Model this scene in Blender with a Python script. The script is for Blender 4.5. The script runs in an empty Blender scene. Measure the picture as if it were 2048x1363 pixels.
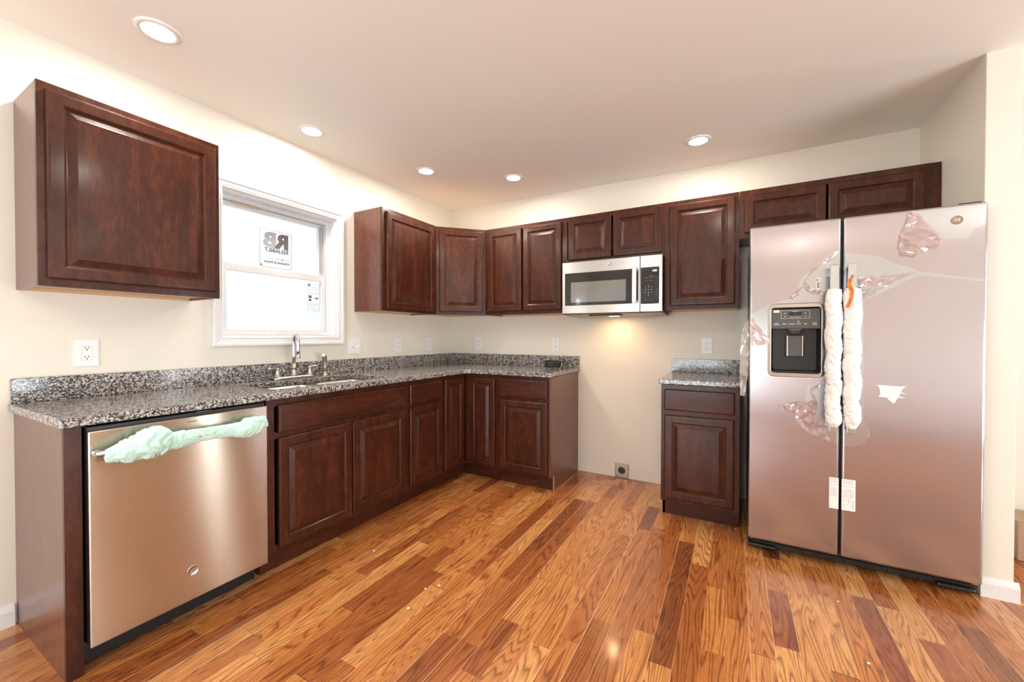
import bpy, bmesh, math, random
from math import sin, cos, pi, radians, sqrt
from mathutils import Vector, Matrix, noise

# ------------------------------------------------------------------ camera, world, exposure
SC = bpy.context.scene
COL = SC.collection
cam_data = bpy.data.cameras.new('camera')
cam = bpy.data.objects.new('camera', cam_data)
COL.objects.link(cam)
yaw, pitch, roll = -0.5047, -0.012, 0.0004
F = Vector((sin(yaw), cos(yaw), 0)); R = Vector((cos(yaw), -sin(yaw), 0)); U = Vector((0, 0, 1))
F, U = F*cos(pitch)+U*sin(pitch), U*cos(pitch)-F*sin(pitch)
R, U = R*cos(roll)+U*sin(roll), U*cos(roll)-R*sin(roll)
mw = Matrix((R, U, -F)).transposed().to_4x4()
mw.translation = Vector((2.6011, -3.3962, 1.192))
cam.matrix_world = mw
cam_data.sensor_width = 36.0
cam_data.lens = 801.27/2048*36.0
cam_data.clip_start = 0.05
SC.camera = cam

world = bpy.data.worlds.new('sky'); SC.world = world; world.use_nodes = True
bg = world.node_tree.nodes['Background']
bg.inputs[0].default_value = (0.93, 0.97, 1.0, 1)
bg.inputs[1].default_value = 1.15

SC.view_settings.view_transform = 'Standard'
SC.view_settings.look = 'None'
SC.view_settings.gamma = 1.0
SC.view_settings.use_curve_mapping = False
SC.view_settings.exposure = 0.30
SC.cycles.max_bounces = 10
SC.cycles.diffuse_bounces = 6
SC.cycles.glossy_bounces = 5
SC.cycles.transparent_max_bounces = 16
SC.cycles.caustics_reflective = False
SC.cycles.caustics_refractive = False
SC.cycles.sample_clamp_indirect = 6.0
SC.cycles.use_denoising = True

CEIL = 2.48
LAMP_COL = (1.0, 0.925, 0.80)
LAMP_W = 6.8
PORTAL_W = 1.0
random.seed(7)

def area_light(name, loc, rot, size, size_y, power, color, shape='RECTANGLE', spread=None):
    d = bpy.data.lights.new(name, 'AREA')
    d.shape = shape; d.size = size
    if shape == 'RECTANGLE': d.size_y = size_y
    d.energy = power; d.color = color
    if spread: d.spread = spread
    o = bpy.data.objects.new(name, d); COL.objects.link(o)
    o.location = loc; o.rotation_euler = rot
    return o
def portal(name, loc, rot, sx, sy):
    o = area_light(name, loc, rot, sx, sy, 1.0, (1, 1, 1)); o.data.cycles.is_portal = True
    return o
portal('window_daylight', (-0.16, -1.79, 1.62), (0, radians(-90), 0), 0.86, 0.76)
area_light('window_daylight', (6.94, 0.21, 1.1), (0, radians(90), 0), 1.9, 0.12, 17, (0.95, 0.98, 1.0))  # added lamp at an unseen window, makes the streak on the dishwasher
area_light('window_daylight', (-0.16, -5.0, 1.45), (0, radians(-90), 0), 1.0, 0.56, 14, (0.95, 0.98, 1.0))  # added lamp in the unseen door's glass, brightens its reflection in the microwave
FILL_COL = (0.86, 0.94, 1.0)
# added fill lamps aimed up through the unseen windows to brighten the ceiling
area_light('ground_bounce_daylight', (1.5, -6.25, 0.75), (radians(134), 0, 0), 2.2, 1.5, 90, FILL_COL)
area_light('ground_bounce_daylight', (7.5, -3.2, 0.6), (0, radians(138), 0), 1.5, 3.6, 245, FILL_COL)
portal('window_daylight', (1.5, -5.64, 1.15), (radians(90), 0, 0), 1.9, 1.9)
portal('window_daylight', (6.94, -3.2, 1.15), (0, radians(90), 0), 1.9, 3.3)

# ------------------------------------------------------------------ node helpers
def newmat(name):
    m = bpy.data.materials.new(name); m.use_nodes = True
    nt = m.node_tree
    return m, nt, nt.nodes['Principled BSDF']
def N(nt, typ, **kw):
    n = nt.nodes.new(typ)
    for k, v in kw.items(): setattr(n, k, v)
    return n
def L(nt, a, b): nt.links.new(a, b)
def setin(node, name, v):
    node.inputs[name].default_value = v
def math_node(nt, op, a, b=None):
    n = N(nt, 'ShaderNodeMath', operation=op)
    for i, x in enumerate((a, b)):
        if x is None: continue
        if isinstance(x, (int, float)): n.inputs[i].default_value = x
        else: L(nt, x, n.inputs[i])
    return n.outputs[0]
def ramp(nt, fac, stops, interp='LINEAR'):
    r = N(nt, 'ShaderNodeValToRGB'); r.color_ramp.interpolation = interp
    e = r.color_ramp.elements
    while len(e) < len(stops): e.new(0.5)
    for i, (p, c) in enumerate(stops):
        e[i].position = p; e[i].color = (c[0], c[1], c[2], 1)
    L(nt, fac, r.inputs[0])
    return r.outputs[0]
def objcoord(nt, rnd=True, scale=(1, 1, 1)):
    tc = N(nt, 'ShaderNodeTexCoord')
    mp = N(nt, 'ShaderNodeMapping')
    mp.inputs['Scale'].default_value = scale
    L(nt, tc.outputs['Object'], mp.inputs['Vector'])
    if rnd:
        oi = N(nt, 'ShaderNodeObjectInfo')
        s = math_node(nt, 'MULTIPLY', oi.outputs['Random'], 37.0)
        cb = N(nt, 'ShaderNodeCombineXYZ')
        for i in range(3): L(nt, s, cb.inputs[i])
        L(nt, cb.outputs[0], mp.inputs['Location'])
    return mp.outputs[0]
def noise_tex(nt, vec, scale, detail=3, rough=0.5, dist=0.0):
    n = N(nt, 'ShaderNodeTexNoise')
    n.inputs['Scale'].default_value = scale; n.inputs['Detail'].default_value = detail
    n.inputs['Roughness'].default_value = rough; n.inputs['Distortion'].default_value = dist
    L(nt, vec, n.inputs['Vector'])
    return n.outputs['Fac']
def bump(nt, bsdf, h, strength=0.1, dist=0.001):
    b = N(nt, 'ShaderNodeBump'); b.inputs['Strength'].default_value = strength
    b.inputs['Distance'].default_value = dist
    L(nt, h, b.inputs['Height']); L(nt, b.outputs[0], bsdf.inputs['Normal'])

M = {}
def plain(name, col, rough=0.5, metal=0.0, coat=0.0, spec=0.5):
    m, nt, b = newmat(name)
    v = objcoord(nt, False)
    f = noise_tex(nt, v, 60, 2)
    c = ramp(nt, f, [(0.3, [x*0.96 for x in col]), (0.7, [min(1, x*1.03) for x in col])])
    L(nt, c, b.inputs['Base Color'])
    setin(b, 'Roughness', rough); setin(b, 'Metallic', metal); setin(b, 'Coat Weight', coat)
    setin(b, 'Specular IOR Level', spec)
    M[name] = m
    return m
def paint(name, col, tex=0.05, rough=0.6):
    m, nt, b = newmat(name)
    v = objcoord(nt, False)
    f = noise_tex(nt, v, 1.3, 3)
    c = ramp(nt, f, [(0.3, [x*0.985 for x in col]), (0.7, col)])
    L(nt, c, b.inputs['Base Color']); setin(b, 'Roughness', rough)
    bump(nt, b, noise_tex(nt, v, 260, 2), tex, 0.001)
    M[name] = m
paint('wall_paint', (0.80, 0.75, 0.66), 0.12, 0.5)
paint('ceiling_paint', (0.90, 0.885, 0.825), 0.10, 0.6)
plain('trim_white', (0.78, 0.78, 0.79), 0.3)
plain('vinyl', (0.70, 0.71, 0.73), 0.35)
plain('plastic_white', (0.84, 0.84, 0.85), 0.3)
plain('slot_dark', (0.03, 0.03, 0.03), 0.5)
plain('black_plastic', (0.012, 0.012, 0.013), 0.35)
plain('black_rubber', (0.012, 0.014, 0.014), 0.3)
plain('fridge_case', (0.10, 0.10, 0.105), 0.35)
plain('panel_grey', (0.085, 0.085, 0.085), 0.28)
plain('glass_black', (0.02, 0.019, 0.018), 0.06)
plain('maple_ply', (0.62, 0.40, 0.22), 0.45)
plain('print_white', (0.8, 0.8, 0.8), 0.5)
plain('print_dark', (0.12, 0.11, 0.12), 0.6)
plain('print_grey', (0.36, 0.36, 0.38), 0.6)
plain('print_blue', (0.42, 0.5, 0.62), 0.6)
plain('paper', (0.84, 0.84, 0.83), 0.7)
plain('orange_tape', (0.95, 0.25, 0.02), 0.4)
plain('blue_tape', (0.03, 0.15, 0.5), 0.5)
plain('cardboard', (0.42, 0.29, 0.19), 0.8)
plain('copper_tan', (0.33, 0.23, 0.16), 0.35)
plain('almond_wire', (0.65, 0.5, 0.36), 0.5)
plain('steel_plate', (0.40, 0.33, 0.27), 0.35, 0.8)
plain('nickel', (0.56, 0.53, 0.49), 0.28, 1.0)
plain('chrome_soft', (0.58, 0.61, 0.64), 0.2, 1.0)
plain('sink_steel', (0.36, 0.34, 0.31), 0.3, 1.0)
plain('door_white', (0.8, 0.79, 0.77), 0.35)

def wood(name, horizontal=False):
    m, nt, b = newmat(name)
    sc = (1, 1, 0.14) if not horizontal else (0.14, 1, 1)
    v = objcoord(nt, True, sc)
    v2 = objcoord(nt, True, (1, 1, 0.5) if not horizontal else (0.5, 1, 1))
    fine = noise_tex(nt, v, 170, 4, 0.6)
    broad = noise_tex(nt, v, 16, 3, 0.55, 0.6)
    blot = noise_tex(nt, v2, 34, 3, 0.6)
    s = math_node(nt, 'ADD', math_node(nt, 'MULTIPLY', fine, 0.30), math_node(nt, 'MULTIPLY', broad, 0.40))
    s = math_node(nt, 'ADD', s, math_node(nt, 'MULTIPLY', blot, 0.30))
    c = ramp(nt, s, [(0.34, (0.024, 0.0056, 0.0025)), (0.5, (0.055, 0.0125, 0.0048)), (0.66, (0.105, 0.028, 0.0108))])
    L(nt, c, b.inputs['Base Color'])
    setin(b, 'Roughness', 0.38); setin(b, 'Specular IOR Level', 0.22); setin(b, 'Coat Weight', 0.30); setin(b, 'Coat Roughness', 0.16)
    bump(nt, b, fine, 0.06, 0.0006)
    M[name] = m
wood('cherry_vertical'); wood('cherry_horizontal', True)

def veneer():
    m, nt, b = newmat('cherry_side')
    v = objcoord(nt, True, (1, 1, 0.2))
    f = noise_tex(nt, v, 60, 5, 0.65, 0.4)
    c = ramp(nt, f, [(0.28, (0.068, 0.0175, 0.0085)), (0.5, (0.115, 0.033, 0.016)), (0.75, (0.180, 0.058, 0.030))])
    L(nt, c, b.inputs['Base Color'])
    setin(b, 'Roughness', 0.34); setin(b, 'Coat Weight', 0.5); setin(b, 'Coat Roughness', 0.22)
    M['cherry_side'] = m
veneer()

def granite():
    m, nt, b = newmat('granite')
    v = objcoord(nt, False)
    vo = N(nt, 'ShaderNodeTexVoronoi'); vo.inputs['Scale'].default_value = 190; vo.inputs['Randomness'].default_value = 1
    ds = N(nt, 'ShaderNodeTexNoise'); ds.inputs['Scale'].default_value = 120; ds.inputs['Detail'].default_value = 2
    L(nt, v, ds.inputs['Vector'])
    mx = N(nt, 'ShaderNodeMix', data_type='VECTOR'); mx.inputs['Factor'].default_value = 0.012
    L(nt, v, mx.inputs['A']); L(nt, ds.outputs['Color'], mx.inputs['B'])
    L(nt, mx.outputs['Result'], vo.inputs['Vector'])
    sep = N(nt, 'ShaderNodeSeparateColor'); L(nt, vo.outputs['Color'], sep.inputs[0])
    big = noise_tex(nt, v, 70, 4, 0.65)
    s = math_node(nt, 'ADD', math_node(nt, 'MULTIPLY', sep.outputs[0], 0.62), math_node(nt, 'MULTIPLY', big, 0.72))
    c = ramp(nt, s, [(0.38, (0.014, 0.013, 0.015)), (0.53, (0.060, 0.055, 0.056)), (0.66, (0.155, 0.135, 0.128)),
                     (0.76, (0.33, 0.295, 0.28)), (0.90, (0.56, 0.54, 0.52))])
    L(nt, c, b.inputs['Base Color'])
    setin(b, 'Roughness', 0.12); setin(b, 'Specular IOR Level', 0.55)
    M['granite'] = m
granite()

def floor_mat():
    m, nt, b = newmat('oak_floor')
    tc = N(nt, 'ShaderNodeTexCoord'); sp = N(nt, 'ShaderNodeSeparateXYZ'); L(nt, tc.outputs['Object'], sp.inputs[0])
    W = 0.0829
    px = math_node(nt, 'DIVIDE', math_node(nt, 'ADD', sp.outputs[0], -2.664+W*60), W)
    ix = math_node(nt, 'FLOOR', px); fx = math_node(nt, 'FRACT', px)
    wn = N(nt, 'ShaderNodeTexWhiteNoise', noise_dimensions='1D'); L(nt, ix, wn.inputs['W'])
    sw = N(nt, 'ShaderNodeSeparateColor'); L(nt, wn.outputs['Color'], sw.inputs[0])
    leng = math_node(nt, 'ADD', math_node(nt, 'MULTIPLY', sw.outputs[1], 0.45), 0.42)
    # warp y a little per column so board lengths vary
    yy = math_node(nt, 'ADD', sp.outputs[1], math_node(nt, 'MULTIPLY', sw.outputs[0], 9.0))
    wv = math_node(nt, 'MULTIPLY', math_node(nt, 'SINE', math_node(nt, 'MULTIPLY', yy, 4.1)), 0.17)
    py = math_node(nt, 'DIVIDE', math_node(nt, 'ADD', math_node(nt, 'ADD', yy, wv), 20.0), leng)
    iy = math_node(nt, 'FLOOR', py); fy = math_node(nt, 'FRACT', py)
    cb = N(nt, 'ShaderNodeCombineXYZ'); L(nt, ix, cb.inputs[0]); L(nt, iy, cb.inputs[1])
    w2 = N(nt, 'ShaderNodeTexWhiteNoise', noise_dimensions='2D'); L(nt, cb.outputs[0], w2.inputs['Vector'])
    s2 = N(nt, 'ShaderNodeSeparateColor'); L(nt, w2.outputs['Color'], s2.inputs[0])
    base = ramp(nt, s2.outputs[0], [(0.0, (0.20, 0.060, 0.018)), (0.08, (0.31, 0.090, 0.024)), (0.34, (0.43, 0.138, 0.035)),
                                    (0.62, (0.54, 0.200, 0.054)), (0.85, (0.62, 0.265, 0.080)), (1.0, (0.72, 0.36, 0.13))])
    # cathedral grain
    gv = N(nt, 'ShaderNodeCombineXYZ')
    L(nt, math_node(nt, 'MULTIPLY', sp.outputs[0], 13.0), gv.inputs[0])
    L(nt, math_node(nt, 'MULTIPLY', sp.outputs[1], 1.05), gv.inputs[1])
    L(nt, math_node(nt, 'MULTIPLY', s2.outputs[1], 60.0), gv.inputs[2])
    gn = noise_tex(nt, gv.outputs[0], 1.0, 1.4, 0.4, 0.12)
    ring = math_node(nt, 'MULTIPLY', gn, math_node(nt, 'ADD', math_node(nt, 'MULTIPLY', s2.outputs[2], 14.0), 13.0))
    ring = math_node(nt, 'FRACT', ring)
    ringc = ramp(nt, ring, [(0.0, (0.42, 0.33, 0.28)), (0.20, (0.80, 0.74, 0.70)), (0.5, (1.08, 1.08, 1.08)), (0.85, (1.0, 0.97, 0.94)), (1.0, (0.55, 0.45, 0.38))])
    pv = N(nt, 'ShaderNodeCombineXYZ')
    L(nt, math_node(nt, 'MULTIPLY', sp.outputs[0], 330.0), pv.inputs[0])
    L(nt, math_node(nt, 'MULTIPLY', sp.outputs[1], 14.0), pv.inputs[1])
    pore = noise_tex(nt, pv.outputs[0], 1.0, 2, 0.6)
    porec = ramp(nt, pore, [(0.32, (0.62, 0.56, 0.54)), (0.48, (1, 1, 1))])
    # dark mineral streaks and knots in some boards
    kv = N(nt, 'ShaderNodeCombineXYZ')
    L(nt, math_node(nt, 'MULTIPLY', sp.outputs[0], 16.0), kv.inputs[0])
    L(nt, math_node(nt, 'MULTIPLY', sp.outputs[1], 3.2), kv.inputs[1])
    L(nt, math_node(nt, 'MULTIPLY', s2.outputs[1], 91.0), kv.inputs[2])
    kn = noise_tex(nt, kv.outputs[0], 1.0, 5, 0.7, 1.2)
    knc = ramp(nt, kn, [(0.27, (0.24, 0.18, 0.16)), (0.36, (0.86, 0.84, 0.82)), (0.44, (1, 1, 1))])
    def mul(a, c):
        n = N(nt, 'ShaderNodeMix', data_type='RGBA', blend_type='MULTIPLY'); n.inputs['Factor'].default_value = 1
        L(nt, a, n.inputs[6]); L(nt, c, n.inputs[7]); return n.outputs[2]
    col = mul(mul(mul(base, ringc), porec), knc)
    # seams: pale filler between boards, dark hairline at the butt ends
    e = math_node(nt, 'ABSOLUTE', math_node(nt, 'SUBTRACT', fx, 0.5))
    seam = math_node(nt, 'GREATER_THAN', e, 0.486)
    ee = math_node(nt, 'ABSOLUTE', math_node(nt, 'SUBTRACT', fy, 0.5))
    ends = math_node(nt, 'GREATER_THAN', math_node(nt, 'MULTIPLY', math_node(nt, 'SUBTRACT', ee, 0.5), leng), -0.0009)
    m1 = N(nt, 'ShaderNodeMix', data_type='RGBA'); L(nt, math_node(nt, 'MULTIPLY', seam, math_node(nt, 'MULTIPLY', sw.outputs[2], 0.95)), m1.inputs[0])
    L(nt, col, m1.inputs[6]); m1.inputs[7].default_value = (0.85, 0.56, 0.36, 1)
    m2 = N(nt, 'ShaderNodeMix', data_type='RGBA'); L(nt, ends, m2.inputs[0])
    L(nt, m1.outputs[2], m2.inputs[6]); m2.inputs[7].default_value = (0.16, 0.06, 0.03, 1)
    L(nt, m2.outputs[2], b.inputs['Base Color'])
    rg = ramp(nt, pore, [(0.3, (0.34,)*3), (0.7, (0.22,)*3)])
    L(nt, rg, b.inputs['Roughness'])
    setin(b, 'Specular IOR Level', 0.5); setin(b, 'Coat Weight', 0.45); setin(b, 'Coat Roughness', 0.12)
    hb = math_node(nt, 'ADD', math_node(nt, 'MULTIPLY', noise_tex(nt, tc.outputs['Object'], 9.0, 2), 0.5), math_node(nt, 'MULTIPLY', pore, 0.2))
    bump(nt, b, hb, 0.25, 0.002)
    M['oak_floor'] = m
floor_mat()

def brushed(name, col, rot, rough=0.30, aniso=0.85, wav=0.0):
    m, nt, b = newmat(name)
    tc = N(nt, 'ShaderNodeTexCoord'); mp = N(nt, 'ShaderNodeMapping')
    mp.inputs['Scale'].default_value = (900, 900, 6) if rot == 'V' else (6, 6, 900)
    L(nt, tc.outputs['Object'], mp.inputs['Vector'])
    f = noise_tex(nt, mp.outputs[0], 1.0, 3)
    c = ramp(nt, f, [(0.3, [x*0.94 for x in col]), (0.7, col)])
    L(nt, c, b.inputs['Base Color'])
    setin(b, 'Metallic', 1.0); setin(b, 'Roughness', rough); setin(b, 'Anisotropic', aniso)
    t = N(nt, 'ShaderNodeTangent'); t.direction_type = 'RADIAL'; t.axis = 'Z'
    L(nt, t.outputs[0], b.inputs['Tangent'])
    setin(b, 'Anisotropic Rotation', 0.0 if rot == 'V' else 0.25)
    if wav:
        mp2 = N(nt, 'ShaderNodeMapping'); mp2.inputs['Scale'].default_value = (1.0, 1.0, 0.8)
        L(nt, tc.outputs['Object'], mp2.inputs['Vector'])
        bump(nt, b, noise_tex(nt, mp2.outputs[0], 2.2, 1), wav, 0.02)
    M[name] = m
brushed('steel_fridge', (0.52, 0.52, 0.54), 'V', 0.22, 0.8, 0.14)
brushed('steel_dishwasher', (0.56, 0.49, 0.41), 'H', 0.20, 1.0, 0.07)
brushed('steel_microwave', (0.56, 0.535, 0.51), 'H', 0.24, 0.8)

def film_mat(name, tint, gloss, base=None):
    m, nt, b = newmat(name); nt.nodes.remove(b)
    out = nt.nodes['Material Output']
    t = N(nt, 'ShaderNodeBsdfTransparent'); t.inputs[0].default_value = (*tint, 1)
    g = N(nt, 'ShaderNodeBsdfGlossy'); g.inputs[0].default_value = (1, .93, .93, 1); g.inputs[1].default_value = 0.12
    mx = N(nt, 'ShaderNodeMixShader'); mx.inputs[0].default_value = gloss
    L(nt, t.outputs[0], mx.inputs[1]); L(nt, g.outputs[0], mx.inputs[2])
    if base:
        d = N(nt, 'ShaderNodeBsdfTranslucent'); d.inputs[0].default_value = (*base, 1)
        d2 = N(nt, 'ShaderNodeBsdfDiffuse'); d2.inputs[0].default_value = (*base, 1)
        ad = N(nt, 'ShaderNodeMixShader'); ad.inputs[0].default_value = 0.6
        L(nt, d.outputs[0], ad.inputs[1]); L(nt, d2.outputs[0], ad.inputs[2])
        m2 = N(nt, 'ShaderNodeMixShader'); m2.inputs[0].default_value = 0.38
        L(nt, mx.outputs[0], m2.inputs[1]); L(nt, ad.outputs[0], m2.inputs[2])
        L(nt, m2.outputs[0], out.inputs[0])
    else:
        L(nt, mx.outputs[0], out.inputs[0])
    M[name] = m
film_mat('film_flat', (0.975, 0.915, 0.92), 0.02)
film_mat('film_crumpled', (0.97, 0.86, 0.86), 0.20, (1.0, 0.84, 0.83))
film_mat('film_clear', (0.97, 0.95, 0.94), 0.12, (0.85, 0.8, 0.78))
film_mat('window_glass', (0.96, 0.98, 0.98), 0.05)
film_mat('sticker_film', (0.965, 0.965, 0.965), 0.01)

def foam(name, col):
    m, nt, b = newmat(name)
    v = objcoord(nt, False)
    f = noise_tex(nt, v, 30, 3)
    c = ramp(nt, f, [(0.3, [x*0.93 for x in col]), (0.7, col)])
    L(nt, c, b.inputs['Base Color']); setin(b, 'Roughness', 0.5)
    setin(b, 'Subsurface Weight', 0.25); setin(b, 'Subsurface Radius', (0.01, 0.01, 0.01)); setin(b, 'Subsurface Scale', 0.5)
    bump(nt, b, noise_tex(nt, v, 45, 4, 0.6, 0.8), 0.25, 0.003)
    M[name] = m
foam('foam_white', (0.90, 0.88, 0.87)); foam('foam_mint', (0.56, 0.82, 0.75))

def emit(name, col, s):
    m, nt, b = newmat(name)
    f = noise_tex(nt, objcoord(nt, False), 5, 1)
    L(nt, ramp(nt, f, [(0, col), (1, col)]), b.inputs['Emission Color'])
    setin(b, 'Emission Strength', s); setin(b, 'Base Color', (0.8, 0.8, 0.8, 1))
    M[name] = m
emit('lamp_lens', (1.0, 0.93, 0.84), 9.0)
emit('cook_lens', (1.0, 0.75, 0.45), 4.0)
emit('led_digits', (0.8, 0.95, 1.0), 1.2)

# ------------------------------------------------------------------ mesh helpers
class MB:
    def __init__(s, xf=None): s.v = []; s.f = []; s.xf = xf or Matrix(); s.sm = []
    def add(s, vs, fs, smooth=False):
        n = len(s.v)
        s.v += [tuple(s.xf @ Vector(p)) for p in vs]
        s.f += [tuple(i+n for i in f) for f in fs]; s.sm += [smooth]*len(fs)
        return s
    def box(s, x0, x1, y0, y1, z0, z1):
        return s.add([(x0,y0,z0),(x1,y0,z0),(x1,y1,z0),(x0,y1,z0),(x0,y0,z1),(x1,y0,z1),(x1,y1,z1),(x0,y1,z1)],
                     [(0,3,2,1),(4,5,6,7),(0,1,5,4),(1,2,6,5),(2,3,7,6),(3,0,4,7)])
    def rings(s, rings, cap0=True, cap1=True, smooth=False, closed=True):
        n = len(rings[0]); vs = [p for r in rings for p in r]; fs = []
        for k in range(len(rings)-1):
            for i in range(n if closed else n-1):
                j = (i+1) % n
                fs.append((k*n+i, k*n+j, (k+1)*n+j, (k+1)*n+i))
        s.add(vs, fs, smooth)
        base = len(s.v)-len(vs)
        if cap0: s.f.append(tuple(base+i for i in reversed(range(n)))); s.sm.append(False)
        if cap1: s.f.append(tuple(base+(len(rings)-1)*n+i for i in range(n))); s.sm.append(False)
        return s
    def cyl(s, p0, p1, r0, r1=None, n=20, smooth=True, cap=True):
        r1 = r0 if r1 is None else r1
        p0, p1 = Vector(p0), Vector(p1); d = (p1-p0).normalized()
        a = d.orthogonal().normalized(); b = d.cross(a)
        rg = [[tuple(p + a*r*cos(2*pi*i/n) + b*r*sin(2*pi*i/n)) for i in range(n)] for p, r in ((p0, r0), (p1, r1))]
        return s.rings(rg, cap, cap, smooth)
    def lathe(s, prof, origin=(0,0,0), axis='Z', n=28, smooth=True, cap=True):
        o = Vector(origin); rg = []
        for r, h in prof:
            ring = []
            for i in range(n):
                c, q = r*cos(2*pi*i/n), r*sin(2*pi*i/n)
                p = {'Z': (c, q, h), 'Y': (c, -h, q), 'X': (h, c, q)}[axis]
                ring.append(tuple(o+Vector(p)))
            rg.append(ring)
        return s.rings(rg, cap, cap, smooth)
    def tube(s, pts, rad, n=12, smooth=True):
        pts = [Vector(p) for p in pts]
        rads = rad if isinstance(rad, (list, tuple)) else [rad]*len(pts)
        rg = []; a = None
        for i, p in enumerate(pts):
            t = (pts[min(i+1, len(pts)-1)] - pts[max(i-1, 0)]).normalized()
            a = (t.orthogonal() if a is None else (a - t*a.dot(t))).normalized()
            b = t.cross(a)
            rg.append([tuple(p + a*rads[i]*cos(2*pi*k/n) + b*rads[i]*sin(2*pi*k/n)) for k in range(n)])
        return s.rings(rg, True, True, smooth)
    def prism(s, pts, z0, z1):
        n = len(pts)
        return s.rings([[(x, y, z0) for x, y in pts], [(x, y, z1) for x, y in pts]])
    def build(s, name, mat, parent=None, bevel=0, seg=2, smooth_all=False):
        me = bpy.data.meshes.new(name)
        me.from_pydata(s.v, [], s.f); me.update()
        bm = bmesh.new(); bm.from_mesh(me); bmesh.ops.recalc_face_normals(bm, faces=bm.faces); bm.to_mesh(me); bm.free()
        for p, q in zip(me.polygons, s.sm): p.use_smooth = q or smooth_all
        return link(name, me, mat, parent, bevel, seg)
def link(name, me, mat, parent=None, bevel=0, seg=2):
    o = bpy.data.objects.new(name, me); COL.objects.link(o)
    me.materials.append(M[mat] if isinstance(mat, str) else mat)
    if parent is not None: o.parent = parent
    if bevel:
        b = o.modifiers.new('bevel', 'BEVEL'); b.width = bevel; b.segments = seg; b.limit_method = 'ANGLE'; b.angle_limit = radians(40)
    return o
def thing(name, label, cat, loc=(0,0,0), rz=0.0, group=None):
    o = bpy.data.objects.new(name, None); COL.objects.link(o)
    o.empty_display_size = 0.05
    o.location = loc; o.rotation_euler = (0, 0, rz); o['label'] = label; o['category'] = cat
    if group: o['group'] = group
    return o
def tag(o, label, cat, group=None):
    o['label'] = label; o['category'] = cat
    if group: o['group'] = group
    return o
def struct(o): o['kind'] = 'structure'; return o

def plate(name, outer, holes, plane, d0, d1, mat, parent=None, bevel=0, seg=2):
    """outline with holes in a plane ('XY','XZ','YZ'), thickness from d0 to d1 on the third axis"""
    bm = bmesh.new(); edges = []
    mk = {'XY': lambda a, b, c: (a, b, c), 'XZ': lambda a, b, c: (a, c, b), 'YZ': lambda a, b, c: (c, a, b)}[plane]
    for loop in [outer]+list(holes):
        vs = [bm.verts.new(mk(a, b, d0)) for a, b in loop]
        edges += [bm.edges.new((vs[i], vs[(i+1) % len(vs)])) for i in range(len(vs))]
    bmesh.ops.triangle_fill(bm, use_beauty=True, use_dissolve=False, edges=edges)
    if abs(d1-d0) > 1e-7:
        r = bmesh.ops.extrude_face_region(bm, geom=list(bm.faces))
        ax = {'XY': 2, 'XZ': 1, 'YZ': 0}[plane]
        for g in r['geom']:
            if isinstance(g, bmesh.types.BMVert): g.co[ax] += d1-d0
    bmesh.ops.recalc_face_normals(bm, faces=bm.faces)
    me = bpy.data.meshes.new(name); bm.to_mesh(me); bm.free()
    return link(name, me, mat, parent, bevel, seg)
def rect(a0, a1, b0, b1): return [(a0, b0), (a1, b0), (a1, b1), (a0, b1)]
def rrect(a0, a1, b0, b1, r, n=6):
    out = []
    for cx, cy, s in ((a1-r, b0+r, -90), (a1-r, b1-r, 0), (a0+r, b1-r, 90), (a0+r, b0+r, 180)):
        for k in range(n+1):
            t = radians(s+90*k/n); out.append((cx+r*cos(t), cy+r*sin(t)))
    return out
def text(s, size, mat, mtx, parent=None, name='lettering', bold=0.0, mirror=False, ext=0.0002, align='CENTER'):
    cu = bpy.data.curves.new(name, 'FONT'); cu.body = s; cu.size = size; cu.extrude = ext; cu.offset = bold
    cu.align_x = align; cu.align_y = 'CENTER'; cu.resolution_u = 3
    o = bpy.data.objects.new(name, cu); COL.objects.link(o)
    dg = bpy.context.evaluated_depsgraph_get()
    me = bpy.data.meshes.new_from_object(o.evaluated_get(dg))
    bpy.data.objects.remove(o)
    if mirror: mtx = mtx @ Matrix.Scale(-1, 4, (1, 0, 0))
    me.transform(mtx)
    if mirror: me.flip_normals()
    me.materials.clear()
    return link(name, me, mat, parent)
def face_y(x, y, z, rot=0.0):      # text standing on a surface that faces -y
    return Matrix.Translation((x, y, z)) @ Matrix.Rotation(pi/2, 4, 'X') @ Matrix.Rotation(rot, 4, 'Z')
def face_x(x, y, z, rot=0.0):      # on a surface that faces +x
    return Matrix.Translation((x, y, z)) @ Matrix.Rotation(pi/2, 4, 'Z') @ Matrix.Rotation(pi/2, 4, 'X') @ Matrix.Rotation(rot, 4, 'Z')

# ------------------------------------------------------------------ room shell
RY, RX = -5.5, 6.8
fl = struct(MB().box(-0.12, RX+0.12, RY-0.12, 2.12, -0.08, 0.0).build('floor', 'oak_floor'))
cb = MB(); cz = lambda x, y: CEIL + 0.020*max(0, 1-x/2.2)*max(0, 1+y/2.5)
nx, ny = 24, 24
gv = [(-0.12+(RX+0.24)*i/nx if i else -0.12, 2.12-(7.74)*j/ny, 0) for j in range(ny+1) for i in range(nx+1)]
gv = [(x, y, cz(max(x, 0), min(y, 0))) for x, y, _ in gv]
cb.add(gv, [(j*(nx+1)+i, j*(nx+1)+i+1, (j+1)*(nx+1)+i+1, (j+1)*(nx+1)+i) for j in range(ny) for i in range(nx)], True)
cb.add([(x, y, 2.62) for x, y in ((-0.12, 2.12), (RX+0.12, 2.12), (RX+0.12, RY-0.12), (-0.12, RY-0.12))], [(0, 1, 2, 3)])
struct(cb.build('ceiling', 'ceiling_paint'))
WH = 2.515
WIN = (-2.175, -1.405, 1.185, 2.057)
struct(plate('wall_left', rect(RY, 0.0, 0, WH), [rect(*WIN), rect(-5.43, -4.57, 0.01, 2.12)], 'YZ', -0.12, 0.0, 'wall_paint'))
struct(MB().box(-0.12, 5.0, 0.0, 0.12, 0, WH).build('wall_back', 'wall_paint'))
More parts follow.
